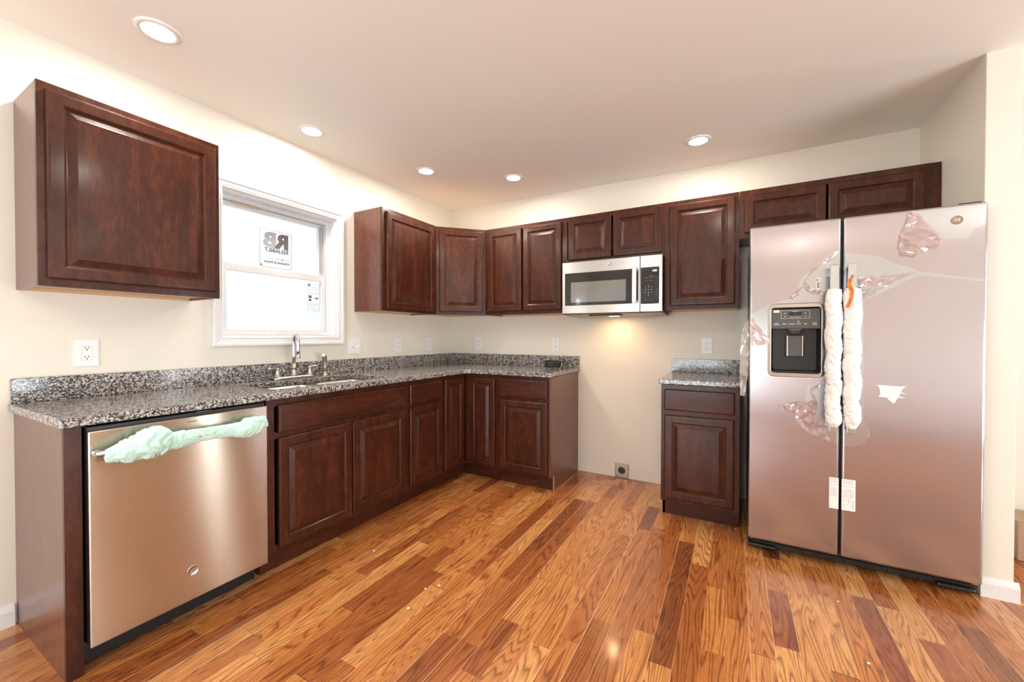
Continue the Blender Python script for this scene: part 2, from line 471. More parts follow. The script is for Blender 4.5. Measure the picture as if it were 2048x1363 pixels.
struct(MB().box(4.88, 5.0, 0.121, 2.0, 0, WH).build('wall_alcove_left', 'wall_paint'))
struct(MB().box(4.88, RX+0.12, 2.0, 2.12, 0, WH).build('wall_alcove_back', 'wall_paint'))
struct(plate('wall_rear', rect(-0.12, RX+0.12, 0, WH), [rect(0.5, 2.5, 0.15, 2.15)], 'XZ', RY-0.12, RY, 'wall_paint'))
struct(plate('wall_far_right', rect(RY, 2.0, 0, WH), [rect(-4.9, -1.5, 0.15, 2.15), rect(0.04, 0.38, 0.12, 2.12)], 'YZ', RX, RX+0.12, 'wall_paint'))
struct(MB().box(3.603, 3.712, -0.74, 0.0, 0, WH).build('wall_right', 'wall_paint', bevel=0.003))

def baseboard(name, segs):
    b = MB()
    for (p0, p1, nrm) in segs:
        p0, p1, nn = Vector((*p0, 0)), Vector((*p1, 0)), Vector((*nrm, 0))
        prof = [(0.0, 0.0), (0.014, 0.0), (0.014, 0.062), (0.010, 0.074), (0.005, 0.084), (0.0, 0.088)]
        r0 = [tuple(p0+nn*a+Vector((0, 0, h))) for a, h in prof]; r1 = [tuple(p1+nn*a+Vector((0, 0, h))) for a, h in prof]
        b.rings([r0, r1])
    return struct(b.build(name, 'trim_white'))
baseboard('baseboard_left', [((0, -4.49), (0, -2.952), (1, 0))])
baseboard('baseboard_right', [((3.603, -0.7405), (3.7265, -0.7405), (0, -1)), ((3.7125, -0.7400), (3.7125, -.001), (1, 0))])
baseboard('baseboard_back', [((3.73, 0), (5.0, 0), (0, -1))])
baseboard('baseboard_rear', [((2.6, RY), (6.8, RY), (0, 1))])

# windows -----------------------------------------------------------
def frame_loop(name, a0, a1, b0, b1, w, plane, d0, d1, mat, parent, bevel=0.002):
    return plate(name, rect(a0, a1, b0, b1), [rect(a0+w, a1-w, b0+w, b1-w)], plane, d0, d1, mat, parent, bevel)
w1 = bpy.data.objects.new('window_1', None); COL.objects.link(w1); struct(w1)
w1.location = (0, -1.79, 1.185); W1 = Matrix.Translation((0, 1.79, -1.185))
def reg(o): o.data.transform(W1); return o
y0, y1, z0, z1 = WIN
casb = MB()
prof = [(0.0, 0.0), (0.0, 0.012), (0.006, 0.017), (0.012, 0.012), (0.016, 0.016), (0.034, 0.018), (0.040, 0.024), (0.052, 0.024), (0.056, 0.018), (0.056, 0.0)]
corner = lambda a: [(y0-a, z0-a), (y1+a, z0-a), (y1+a, z1+a), (y0-a, z1+a)]
casb.rings([[(d+0.0005, *corner(a-0.002)[k]) for a, d in prof] for k in (0, 1, 2, 3, 0)], False, False)
reg(casb.build('casing', 'trim_white', w1))
reg(plate('jamb_lining', rect(y0, y1, z0, z1), [rect(y0+0.012, y1-0.012, z0+0.012, z1-0.012)], 'YZ', -0.118, -0.001, 'trim_white', w1))
a0, a1, c0, c1 = y0+0.012, y1-0.012, z0+0.012, z1-0.012
reg(frame_loop('vinyl_frame', a0, a1, c0, c1, 0.022, 'YZ', -0.145, -0.062, 'vinyl', w1))
reg(plate('upper_sash', rect(a0+0.024, a1-0.024, 1.600, c1-0.024), [rect(a0+0.052, a1-0.052, 1.634, c1-0.052)], 'YZ', -0.138, -0.112, 'vinyl', w1, 0.002))
reg(plate('lower_sash', rect(a0+0.024, a1-0.024, c0+0.010, 1.638), [rect(a0+0.054, a1-0.054, c0+0.038, 1.594)], 'YZ', -0.106, -0.078, 'vinyl', w1, 0.002))
reg(MB().box(-0.126, -0.123, a0+0.05, a1-0.05, 1.632, c1-0.05).build('upper_pane', 'window_glass', w1))
reg(MB().box(-0.094, -0.091, a0+0.052, a1-0.052, c0+0.036, 1.596).build('lower_pane', 'window_glass', w1))
for ya, yb in ((-1.998, -1.922), (-1.67, -1.595)):
    reg(MB().box(-0.1, -0.084, ya, yb, 1.638, 1.643).box(-0.098, -0.086, ya+0.02, ya+0.04, 1.643, 1.647).build('tilt_latch', 'vinyl', w1, 0.001))
reg(MB().box(-0.111, -0.100, a0+0.10, a0+0.26, c1-0.034, c1-0.024).build('head_label', 'almond_wire', w1))['label'] = 'tan paper strip at the window head'
reg(MB().box(-0.111, -0.100, a1-0.050, a1-0.040, 1.66, c1-0.04).build('balance_channel', 'print_grey', w1))

# window stickers (seen from behind, so their print is mirrored)
def sticker_one():
    x = -0.1212
    t = thing('window_sticker', 'square mirrored lettering sticker on the upper window pane', 'sticker', (x, -1.7825, 1.778))
    I = Matrix.Translation((-x, 1.7825, -1.778))
    def rg(o): o.data.transform(I); return o
    ya, yb, za, zb = -1.891, -1.674, 1.652, 1.902
    rg(MB().box(x-0.0012, x-0.0004, ya, yb, za, zb).build('backing', 'sticker_film', t))
    b = MB()
    for q in ((ya, yb, za, za+.0024), (ya, yb, zb-.0024, zb), (ya, ya+.0028, za, zb), (yb-.0028, yb, za, zb)): b.box(x, x+.0003, *q)
    rg(b.build('border', 'print_dark', t))
    rg(text('R', 0.132, 'print_dark', face_x(x+.0004, -1.739, 1.832) @ Matrix.Scale(1.12, 4, (1, 0, 0)), t, 'logo_letter', 0.0075, True))
    rg(text('B', 0.132, 'print_grey', face_x(x+.0004, -1.822, 1.832) @ Matrix.Scale(1.15, 4, (1, 0, 0)), t, 'logo_letter', 0.0075, True))
    rg(text('RELIABILT', 0.034, 'print_dark', face_x(x+.0004, -1.778, 1.768) @ Matrix.Scale(1.08, 4, (1, 0, 0)), t, 'lettering', 0.0014, True))
    rg(text('PREMIUM VINYL', 0.023, 'print_blue', face_x(x+.0004, -1.775, 1.714), t, 'lettering', 0.0007, True))
    rg(text('Windows & Doors', 0.0225, 'print_dark', face_x(x+.0004, -1.775, 1.690), t, 'lettering', 0.0010, True))
    rg(MB().box(x, x+.0004, -1.886, -1.874, 1.660, 1.670).build('mark', 'print_dark', t))
sticker_one()
def sticker_two():
    x = -0.0902
    t = thing('window_sticker', 'narrow printed label in the upper corner of the lower window pane', 'sticker', (x, -1.528, 1.473))
    I = Matrix.Translation((-x, 1.528, -1.473))
    def rg(o): o.data.transform(I); return o
    ya, yb, za, zb = -1.576, -1.481, 1.368, 1.576
    rg(MB().box(x-0.0006, x-0.0001, ya, yb, za, zb).build('backing', 'sticker_film', t))
    b = MB()
    for q in ((ya, yb, za, za+.0014), (ya, yb, zb-.0014, zb), (ya, ya+.0014, za, zb), (yb-.0014, yb, za, zb)): b.box(x, x+.0003, *q)
    for z in (1.548, 1.515, 1.495, 1.43, 1.412, 1.39): b.box(x, x+.0003, ya, yb, z, z+.0012)
    random.seed(3)
    for z in (1.538, 1.530, 1.524, 1.507, 1.502, 1.424, 1.420, 1.404, 1.398, 1.382, 1.376):
        yy = ya+.006
        while yy < yb-.014:
            l = random.uniform(.005, .016); b.box(x, x+.0003, yy, yy+l, z, z+.0016); yy += l+.004
    b.box(x, x+.0003, ya+.008, ya+.032, 1.468, 1.488); b.box(x, x+.0003, ya+.010, ya+.030, 1.446, 1.462)
    b.box(x, x+.0003, ya+.006, ya+.022, 1.554, 1.570)
    b.add([(x+.0003, ya+.045, 1.47), (x+.0003, yb-.008, 1.476), (x+.0003, yb-.016, 1.46)], [(0, 1, 2)])
    rg(b.build('printing', 'print_dark', t))
sticker_two()

def unseen_window(n, a0, a1, b0, b1, plane, dA, dB):  # unseen windows, added for their light and reflections
    w = bpy.data.objects.new('window_%d' % n, None); COL.objects.link(w); struct(w)
    frame_loop('window_frame', a0, a1, b0, b1, 0.05, plane, dA, dB, 'vinyl', w)
    m = (dA+dB)/2
    plate('pane', rect(a0+.05, a1-.05, b0+.05, b1-.05), [], plane, m-.002, m+.002, 'window_glass', w)
unseen_window(2, 0.04, 0.38, 0.12, 2.12, 'YZ', RX+0.03, RX+0.09)
unseen_window(3, 0.5, 2.5, 0.15, 2.15, 'XZ', RY-0.09, RY-0.03)
unseen_window(4, -4.9, -1.5, 0.15, 2.15, 'YZ', RX+0.03, RX+0.09)
d1 = bpy.data.objects.new('door_1', None); COL.objects.link(d1); struct(d1)  # unseen glazed door, added to match the reflection in the microwave
plate('door_casing', rect(-5.50, -4.50, 0, 2.19), [rect(-5.43, -4.57, 0.001, 2.12)], 'YZ', 0.0005, 0.018, 'trim_white', d1, 0.003)
plate('door_leaf', rect(-5.425, -4.575, 0.012, 2.115), [rect(-5.29, -4.71, 0.95, 1.98)], 'YZ', -0.07, -0.03, 'door_white', d1, 0.003)
plate('pane', rect(-5.29, -4.71, 0.95, 1.98), [], 'YZ', -0.052, -0.048, 'window_glass', d1)
MB().lathe([(0.006, 0), (0.012, 0.002), (0.012, 0.03), (0.026, 0.045), (0.028, 0.06), (0.015, 0.07)], (-0.03, -4.64, 0.95), 'X').build('door_knob', 'nickel', d1)

# ------------------------------------------------------------------ ceiling lamps
def lamp(x, y, label):
    z = cz(x, y)
    t = thing('recessed_light', label, 'ceiling light', (x, y, z), 0, 'recessed ceiling lights')
    MB().lathe([(0.056, -0.0005), (0.056, -0.006), (0.068, -0.007), (0.076, -0.003), (0.076, -0.0005)], n=40, cap=False).build('trim_ring', 'trim_white', t)
    MB().lathe([(0.0, -0.0045), (0.0565, -0.0045), (0.0565, -0.001), (0.0, -0.001)], n=40, cap=False).build('lens', 'lamp_lens', t)
    l = area_light('lamp_light', (0, 0, -0.0085), (0, 0, 0), 0.105, 0, LAMP_W, LAMP_COL, 'DISK')
    l.parent = t
lamp(0.465, -2.624, 'largest recessed ceiling light, above the left wall cabinet beside the window')
lamp(0.266, -1.784, 'recessed ceiling light close to the wall above the kitchen window')
lamp(0.479, -0.954, 'recessed ceiling light above the wall cabinet right of the window')
lamp(1.019, -0.508, 'recessed ceiling light above the pair of tall wall cabinet doors near the corner')
lamp(2.392, -0.479, 'recessed ceiling light above the single wall cabinet right of the microwave')
for x, y in ((2.5, -2.3), (1.2, -4.4), (3.4, -5.0), (5.3, -1.6), (5.3, -4.2)):  # lamps out of view, added to brighten the room
    lamp(x, y, 'recessed ceiling light behind the camera or in the next room')

# ------------------------------------------------------------------ cabinets
DT = 0.019
def door_rings(w, h, prof):
    return [[(a, y, a), (w-a, y, a), (w-a, y, h-a), (a, y, h-a)] for a, y in prof]
def cab_door(x, z, w, h, yf, parent, xf=None):
    X = (xf or Matrix()) @ Matrix.Translation((x, yf, z))
    b = MB(X); t = DT
    prof = [(0.0, -0.001), (0.0, -t+.008), (.0006, -t+.005), (.002, -t+.0026), (.0045, -t+.001), (.008, -t+.0002), (.011, -t), (.045, -t), (.0462, -t+.0008), (.0475, -t+.0026), (.0500, -t+.0038), (.0518, -t+.0055), (.053, -t+.0095), (.053, -0.001)]
    b.rings(door_rings(w, h, prof + [prof[0]]), False, False)
    d = b.build('door', 'cherry_vertical', parent)
    p = MB(X); g = .0532
    p.rings(door_rings(w, h, [(g, -.002), (g, -t+.0095), (g+.004, -t+.0095), (g+.026, -t+.0022), (g+.0285, -t+.001), (g+.0305, -t+.0005)]))
    p.build('raised_panel', 'cherry_vertical', d)
    return d
def drawer_front(x, z, w, h, yf, parent, xf=None):
    b = MB((xf or Matrix()) @ Matrix.Translation((x, yf, z))); t = DT
    b.rings(door_rings(w, h, [(0, -.001), (0, -t+.008), (.0006, -t+.005), (.002, -t+.0026), (.0045, -t+.001), (.008, -t+.0002), (.011, -t)]))
    return b.build('drawer_front', 'cherry_horizontal', parent)
def face_frame(w, z0, z1, yf, rails, stiles, parent, sw=0.038, xf=None):
    """stiles and rails as one frame mesh, x 0..w, front at -yf"""
    b = MB(xf); y0, y1 = -yf, -yf+0.019
    b.box(0, sw, y0, y1, z0, z1); b.box(w-sw, w, y0, y1, z0, z1)
    b.box(sw, w-sw, y0+.0002, y1, z0, z0+.035); b.box(sw, w-sw, y0+.0002, y1, z1-.035, z1)
    for r in rails: b.box(sw, w-sw, y0+.0003, y1, r-.018, r+.018)
    for s_ in stiles: b.box(s_-.02, s_+.02, y0+.0004, y1, z0, z1)
    return b.build('face_frame', 'cherry_vertical', parent)
G = 0.0006
def upper(loc, rz, w, z0, z1, doors, label, depth=0.305, group='wall cabinets', under='maple_ply', lipr=False):
    t = thing('wall_cabinet', label, 'cabinet', (loc[0], loc[1], z0), rz, group)
    h = z1-z0; d = depth-0.019
    b = MB(); s = 0.013
    b.box(G, s, -d, -.001, 0, h); b.box(w-s, w-G, -d, -.001, 0, h)
    b.box(s, w-s, -d, -.001, h-.015, h-.002)
    b.build('side_panels', 'cherry_side', t)
    MB().box(s, w-s, -d, -.001, 0.012, 0.024).box(s, w-s, -.015, -.001, 0.0, 0.012).box(s, w-s, -.012, -.002, 0.024, h-.015).build('bottom_panel', under, t)
    face_frame(w-2*G, 0, h, depth, [], [], t)
    for x, zz, dw, dh in doors: cab_door(x, zz-z0, dw, dh, -depth, t)
    return t
ZB, ZT = 1.383, 2.158
upper((0, -2.936), pi/2, 0.612, ZB, ZT, [(0.022, 1.413, 0.568, 0.718)], 'wide dark cherry wall cabinet at the far left, left of the window')
upper((0, -1.2437), pi/2, 0.6200, ZB, ZT, [(0.036, 1.403, 0.548, 0.728)], 'dark cherry wall cabinet right of the window, its bare side panel towards the window')
upper((0.6160, 0), 0, 0.7535, ZB, ZT, [(0.035, 1.412, 0.342, 0.716), (0.391, 1.412, 0.355, 0.716)], 'tall dark cherry wall cabinet with two doors, left of the microwave')
upper((1.3700, 0), 0, 0.7880, 1.776, ZT, [(0.052, 1.806, 0.352, 0.331), (0.418, 1.806, 0.355, 0.331)], 'short dark cherry wall cabinet with two doors directly above the microwave')
upper((2.1585, 0), 0, 0.4733, ZB, ZT, [(0.042, 1.411, 0.408, 0.718)], 'tall single door wall cabinet between the microwave and the refrigerator')
fc = upper((2.6322, 0), 0, 0.9325, 1.842, ZT, [(0.031, 1.875, 0.429, 0.248), (0.470, 1.875, 0.431, 0.248)], 'short wide dark cherry wall cabinet with two doors above the refrigerator', under='cherry_side')
MB().box(0.9330, 0.9700, -.303, -.284, 0, ZT-1.842).build('filler_strip', 'cherry_vertical', fc, 0.001)

# diagonal corner wall cabinet
def corner_upper():
    t = thing('wall_cabinet', 'diagonal corner wall cabinet with one door set across the corner', 'cabinet', (0, 0, ZB), 0, 'wall cabinets')
    h = ZT-ZB; A = Vector((0.305, -0.6230)); B = Vector((0.6153, -0.305))
    dirv = (B-A).normalized(); nrm = Vector((dirv.y, -dirv.x)); A2 = A-nrm*.019; B2 = B-nrm*.019
    pts = [(0.001, -0.001), (0.001, -0.6225), (0.29, -0.6225), tuple(A2), tuple(B2), (0.6148, -0.29), (0.6148, -0.001)]
    MB().prism(pts, 0.012, h-.001).build('carcass', 'maple_ply', t)
    w = (B-A).length
    xf = Matrix.Translation((A.x, A.y, 0)) @ Matrix.Rotation(math.atan2(dirv.y, dirv.x), 4, 'Z')
    b = MB(xf)
    b.box(0, .045, 0, .019, 0, h); b.box(w-.045, w, 0, .019, 0, h)
    b.box(.045, w-.045, .0003, .019, 0, .035); b.box(.045, w-.045, .0003, .019, h-.035, h)
    b.build('face_frame', 'cherry_vertical', t)
    cab_door(.028, .028, w-.056, .722, 0, t, xf)
corner_upper()

# base cabinets -----------------------------------------------------
CH = 0.876; BD = 0.61
def base(loc, rz, w, label, doors, drawers, rails=(), stiles=(), group='base cabinets', toe=True, panel_l=False, panel_r=False, kick_in=0.066, zc=0.114):
    t = thing('base_cabinet', label, 'cabinet', (loc[0], loc[1], 0), rz, group)
    s = 0.016; d = BD-.019
    b = MB()
    for side, pr in ((0, panel_l), (1, panel_r)):
        xa, xb = (G, s) if side == 0 else (w-s, w-G)
        if pr:
            b.prism([(xa, 0), (xb, 0), (xb, 1), (xa, 1)], 0, 0)if False else None
            b.box(xa, xb, -d, -.001, zc, CH); b.box(xa, xb, -BD+kick_in, -.001, 0, zc)
        else: b.box(xa, xb, -d, -.001, zc, CH); b.box(xa, xb, -BD+kick_in+.016, -.001, 0, zc)
    b.box(s, w-s, -d, -.02, zc, zc+.012); b.box(s, w-s, -.014, -.001, 0, CH-.01)
    b.build('side_panels', 'cherry_side', t)
    face_frame(w-2*G, zc, CH, BD, rails, stiles, t)
    if toe: MB().box(G, w-G, -BD+kick_in, -BD+kick_in+.015, 0.0005, zc+.01).build('toe_kick', 'cherry_horizontal', t)
    for x, z, dw, dh in drawers: drawer_front(x, z, dw, dh, -BD, t)
    for x, z, dw, dh in doors: cab_door(x, z, dw, dh, -BD, t)
    return t
DZ, DH = 0.132, 0.552; RZ, RH = 0.709, 0.141
y_s = -2.270
base((0, y_s), pi/2, -1.3180-y_s, 'dark cherry sink base cabinet with a long false drawer front and two doors', [(-2.219-y_s, DZ, .438, DH), (-1.775-y_s, DZ, .432, DH)], [(-2.219-y_s, RZ, .877, RH)], rails=(.696,))
y_s = -1.3175
base((0, y_s), pi/2, .3970, 'narrow base cabinet with a small drawer over one door, between sink base and corner', [(.027, DZ, .344, DH)], [(.027, RZ, .350, RH)], rails=(.696,))
base((0.9300, 0), 0, .4520, 'base cabinet with drawer and door at the right end of the long counter', [(.026, DZ, .416, DH)], [(.026, RZ, .416, RH)], rails=(.696,))
# finished end skin of that run
endp = thing('end_panel', 'dark cherry finished end panel facing the empty range space', 'panel', (1.3825, 0, 0))
MB().box(0, .015, -.608, -.001, .114, CH).box(0, .015, -.546, -.001, 0.0005, .114).build('skin', 'cherry_side', endp)
MB().box(0.0105, .0155, -.5475, -.5455, 0.0005, .118).build('edge_strip', 'maple_ply', endp)
base((2.1870, 0), 0, .4520, 'separate small base cabinet with drawer and door beside the refrigerator', [(.021, DZ+.004, .402, .544)], [(.021, RZ+.002, .404, .136)], rails=(.696,), panel_l=True, kick_in=.076)

def corner_base():
    t = thing('base_cabinet', 'inside corner base cabinet with two narrow doors meeting at right angles', 'cabinet', (0, 0, 0), 0, 'base cabinets')
    o = BD-.019
    MB().prism([(0.002, -.002), (0.002, -.9195), (o, -.9195), (o, -o), (.9295, -o), (.9295, -.002)], .114, CH-.012).build('carcass', 'cherry_side', t)
    k = BD-.066
    MB().add([(k-.015, -.9195, 0.0005), (k, -.9195, 0.0005), (k, -k, 0.0005), (.9295, -k, 0.0005), (.9295, -k+.015, 0.0005), (k-.015, -k+.015, 0.0005),
              (k-.015, -.9195, .113), (k, -.9195, .113), (k, -k, .113), (.9295, -k, .113), (.9295, -k+.015, .113), (k-.015, -k+.015, .113)],
             [(0, 1, 2, 5), (2, 3, 4, 5), (6, 7, 8, 11), (8, 9, 10, 11), (0, 1, 7, 6), (1, 2, 8, 7), (2, 3, 9, 8), (3, 4, 10, 9), (4, 5, 11, 10), (5, 0, 6, 11)]).build('toe_kick', 'cherry_horizontal', t)
    xl = Matrix.Translation((0, -.9195, 0)) @ Matrix.Rotation(pi/2, 4, 'Z')
    b = MB(); 
    b.box(BD-.019, BD, -.9195, -.900, .114, CH); b.box(BD-.019, BD, -.900, -BD, .114, .140); b.box(BD-.019, BD, -.900, -BD, .850, CH)
    b.box(BD, .9295, -BD, -BD+.019, .114, .140); b.box(BD, .9295, -BD, -BD+.019, .850, CH); b.box(.908, .9295, -BD, -BD+.019, .140, .850)
    b.box(BD-.019, BD-.0005, -BD-.002, -BD+.019, .114, CH)
    b.build('face_frame', 'cherry_vertical', t)
    cab_door(.9195-.902, DZ, .252-.006, .717, -BD, t, xl)
    cab_door(.660, DZ, .247, .717, -BD, t)
corner_base()

# dishwasher end cabinet panel
ep = thing('end_panel', 'dark cherry end panel closing the left end of the counter beside the dishwasher', 'panel', (0, -2.946, 0))
MB().box(.001, .594, 0, .016, 0.0005, CH).build('skin', 'cherry_side', ep)
MB().box(.594, .612, 0, .044, 0.0005, CH).build('stile', 'cherry_vertical', ep, .0008)

# ------------------------------------------------------------------ countertops
SINK = (0.165, 0.545, -2.165, -1.395)
ct = thing('countertop', 'long L-shaped speckled granite countertop with the sink cut into it', 'countertop', (0, -2.96, .882))
Wt = Matrix.Translation((0, 2.96, -.882))
Lo = [(.002, -.002), (.002, -2.962), (.648, -2.962), (.648, -.690), (.690, -.648), (1.412, -.648), (1.412, -.002)]
o = plate('slab', Lo, [rrect(*SINK, .075, 8)], 'XY', .882, .914, 'granite', ct, .004, 3); o.data.transform(Wt)
o = MB().prism([(.0015, -.0015), (.0015, -2.955), (.021, -2.955), (.021, -.021), (1.410, -.021), (1.410, -.0015)], .9142, 1.016).build('backsplash', 'granite', ct, .002); o.data.transform(Wt)
c2 = thing('countertop', 'short granite countertop on the separate base cabinet beside the refrigerator', 'countertop', (2.177, 0, .882))
MB().box(0, .478, -.648, -.002, 0, .032).build('slab', 'granite', c2, .004, 3)
MB().box(.001, .477, -.021, -.0015, .0322, .134).build('backsplash', 'granite', c2, .002)

# sink -------------------------------------------------------------
def sink():
    t = thing('kitchen_sink', 'undermounted stainless steel sink with two bowls', 'sink', (.355, -1.78, .70))
    I = Matrix.Translation((-.355, 1.78, -.70))
    x0, x1, ya, yb = SINK
    m = -1.765
    holes = [rrect(x0+.006, x1-.006, ya+.006, m-.012, .07, 6), rrect(x0+.006, x1-.006, m+.012, yb-.006, .07, 6)]
    o = plate('rim', rrect(x0-.02, x1+.02, ya-.02, yb+.02, .08, 6), holes, 'XY', .8775, .8812, 'sink_steel', t); o.data.transform(I)
    for a, b_, in ((ya+.006, m-.012), (m+.012, yb-.006)):
        mb = MB(); rg = []
        for ins, z in ((0, .880), (.002, .85), (.006, .75), (.014, .715), (.04, .700), (.15, .697)):
            rg.append([(x, y, z) for x, y in rrect(x0+.006+ins, x1-.006-ins, a+ins, b_-ins, max(.07-ins*.5, .012), 6)])
        mb.rings(rg, False, True, True)
        o = mb.build('bowl', 'sink_steel', t); o.data.transform(I)
        sd = o.modifiers.new('thick', 'SOLIDIFY'); sd.thickness = .0015; sd.offset = 0
        o = MB().lathe([(.0, .6975), (.028, .6975), (.043, .701), (.043, .699), (0, .699)], ((x0+x1)/2, (a+b_)/2, .001), cap=False).build('drain', 'nickel', t); o.data.transform(I)
sink()

# faucet -----------------------------------------------------------
def faucet():
    cx, cy, z = .080, -1.790, .9142
    t = thing('faucet', 'brushed nickel two handle gooseneck faucet behind the sink', 'faucet', (cx, cy, z))
    b = MB(); rg = []
    for ins, h in ((0.002, 0), (0, .003), (0, .012), (.004, .017), (.010, .0195)):
        rg.append([(x, y, h) for x, y in rrect(-.028+ins, .028-ins, -.135+ins, .135-ins, .027-ins*.6, 6)])
    b.rings(rg, smooth=False); b.build('deck_plate', 'nickel', t, .001)
    MB().lathe([(.024, .019), (.024, .025), (.018, .033), (.0135, .05), (.0115, .066), (.015, .069), (.015, .075), (.0108, .078), (.0108, .10)], n=28).build('spout_base', 'nickel', t)
    pts = [(0, 0, .09), (0, 0, .15), (0, 0, .21)]
    r = .044; ang = radians(-16)
    for k in range(1, 15):
        a = pi - k*pi*1.08/14
        q = r*cos(a)+r
        pts.append((q*cos(ang), q*sin(ang), .232+r*sin(a)*1.25))
    ex = pts[-1]
    pts += [(ex[0]-.001, ex[1], ex[2]-.03), (ex[0]-.001, ex[1], ex[2]-.07)]
    MB().tube(pts, [.0105]*(len(pts)-1)+[.0115], 16).build('spout', 'chrome_soft', t)
    e = pts[-1]
    MB().lathe([(.0118, .012), (.0135, .004), (.0135, -.006), (.015, -.010), (.012, -.012)], e).build('aerator', 'nickel', t)
    for s, yy in ((-1, -.108), (1, .112)):
        h = MB().lathe([(.022, .019), (.022, .024), (.016, .032), (.0125, .046), (.0095, .060), (.011, .064), (.0115, .072), (.008, .078)], (0, yy, 0)).build('handle', 'nickel', t)
        MB().tube([(0, yy-s*.004, .069), (.002, yy+s*.02, .071), (.004, yy+s*.045, .075), (.006, yy+s*.064, .074)], [.0085, .0075, .0065, .0075], 12).build('lever', 'nickel', h)
faucet()
sp = thing('side_sprayer', 'brushed nickel side sprayer standing right of the faucet', 'sprayer', (.080, -1.562, .9142))
MB().lathe([(.022, 0), (.022, .005), (.016, .010), (.0135, .020), (.015, .024), (.015, .030)], n=24).build('base', 'nickel', sp)
MB().tube([(0, 0, .028), (0, 0, .06), (0, -.001, .09), (.001, -.003, .112), (.005, -.008, .130), (.014, -.018, .142), (.022, -.026, .146)], [.0115, .013, .0145, .0165, .0165, .0155, .013], 18).build('spray_head', 'nickel', sp)
MB().cyl((.0215, -.0255, .1458), (.0232, -.0275, .1465), .0105).build('nozzle', 'plastic_white', sp)

# ------------------------------------------------------------------ wall plates
def duplex(loc, rz, label, w=.071, h=.118, kind='duplex', slots=True):
    t = thing('electrical_outlet' if kind != 'switch' else 'light_switch', label, 'outlet' if kind != 'switch' else 'switch', loc, rz)
    oo = rrect(-w/2, w/2, -h/2, h/2, .004, 3)
    if kind == 'duplex': holes = [rrect(-.0165, .0165, .006, .034, .010, 4), rrect(-.0165, .0165, -.034, -.006, .010, 4)]
    elif kind == 'gfci': holes = [rrect(-.0165, .0165, -.0335, .0335, .002, 2)]
    else: holes = [rect(-.0285, -.0175, -.012, .012), rect(.0175, .0285, -.012, .012)]
    plate('cover_plate', oo, holes, 'XZ', -.0055, -.0006, 'plastic_white', t, .0018, 2)
    if kind == 'duplex':
        for zc in (.02, -.02):
            r = plate('receptacle', rrect(-.016, .016, zc-.0135, zc+.0135, .0095, 4), [], 'XZ', -.0068, -.001, 'plastic_white', t)
            b = MB(); b.box(-.0075, -.0055, -.0072, -.0066, zc-.001, zc+.007); b.box(.0055, .0075, -.0072, -.0066, zc-.0005, zc+.0065)
            b.cyl((0, -.0066, zc-.0068), (0, -.0072, zc-.0068), .0026, n=10); b.build('slots', 'slot_dark', r)
    elif kind == 'gfci':
        r = plate('receptacle', rrect(-.016, .016, -.033, .033, .002, 2), [], 'XZ', -.0070, -.001, 'plastic_white', t)
        for zc in (.021, -.020):
            b = MB()
            b.box(-.0075, -.0050, -.0074, -.0068, zc-.0015, zc+.0065); b.box(.0045, .0068, -.0074, -.0068, zc-.001, zc+.006)
            b.cyl((0, -.0068, zc-.0068), (0, -.0074, zc-.0068), .0028, n=10)
            b.build('slots', 'slot_dark', r)
        MB().box(-.010, -.001, -.0076, -.0070, -.003, .003).build('reset_button', 'plastic_white', r, .0003)
        MB().box(.001, .010, -.0076, -.0070, -.003, .003).build('test_button', 'plastic_white', r, .0003)
    else:
        for xc, up in ((-.023, 1), (.023, -1)):
            MB().add([(xc-.005, -.005, -.010), (xc+.005, -.005, -.010), (xc+.005, -.005, .010), (xc-.005, -.005, .010),
                      (xc-.004, -.016, up*.004), (xc+.004, -.016, up*.004), (xc+.004, -.014, up*.011), (xc-.004, -.014, up*.011)],
                     [(0, 1, 2, 3), (4, 5, 6, 7), (0, 1, 5, 4), (1, 2, 6, 5), (2, 3, 7, 6), (3, 0, 4, 7)]).build('toggle', 'plastic_white', t, .001)
    for z in ((0,) if kind == 'duplex' else (h/2-.011, -h/2+.011)):
        MB().cyl((0, -.0053, z), (0, -.0062, z), .0028, n=10).build('screw', 'plastic_white', t)
ZO = 1.115
duplex((0, -2.731, ZO), pi/2, 'large rectangular white outlet on the left wall near the dishwasher end of the counter', .078, .122, 'gfci')
duplex((0, -1.245, ZO), pi/2, 'white double light switch just right of the window', .116, .118, 'switch')
duplex((0, -.777, ZO), pi/2, 'white outlet on the left wall, next one right of the double light switch')
duplex((0, -.360, ZO), pi/2, 'white outlet on the left wall nearest the room corner')
duplex((.335, 0, ZO+.004), 0, 'white outlet on the back wall nearest the room corner')
duplex((1.181, 0, ZO+.003), 0, 'white outlet on the back wall above the coiled black cord')
duplex((2.425, 0, ZO+.004), 0, 'white outlet above the short granite counter beside the refrigerator')
ro = thing('range_outlet', 'square tan metal range outlet with a round black socket low on the back wall', 'outlet', (1.785, 0, .062))
plate('cover_plate', rect(-.057, .057, -.057, .057), [[(.028*cos(k*pi/14), .028*sin(k*pi/14)) for k in range(28)]], 'XZ', -.012, -.0006, 'steel_plate', ro, .003)
MB().cyl((0, -.0022, 0), (0, -.014, 0), .0275, n=28).build('socket', 'black_plastic', ro, .001)
b = MB()
for a in (90, 210, 330): b.box(.013*cos(radians(a))-.0018, .013*cos(radians(a))+.0018, -.0146, -.0138, .013*sin(radians(a))-.006, .013*sin(radians(a))+.006)
b.build('slots', 'slot_dark', ro)

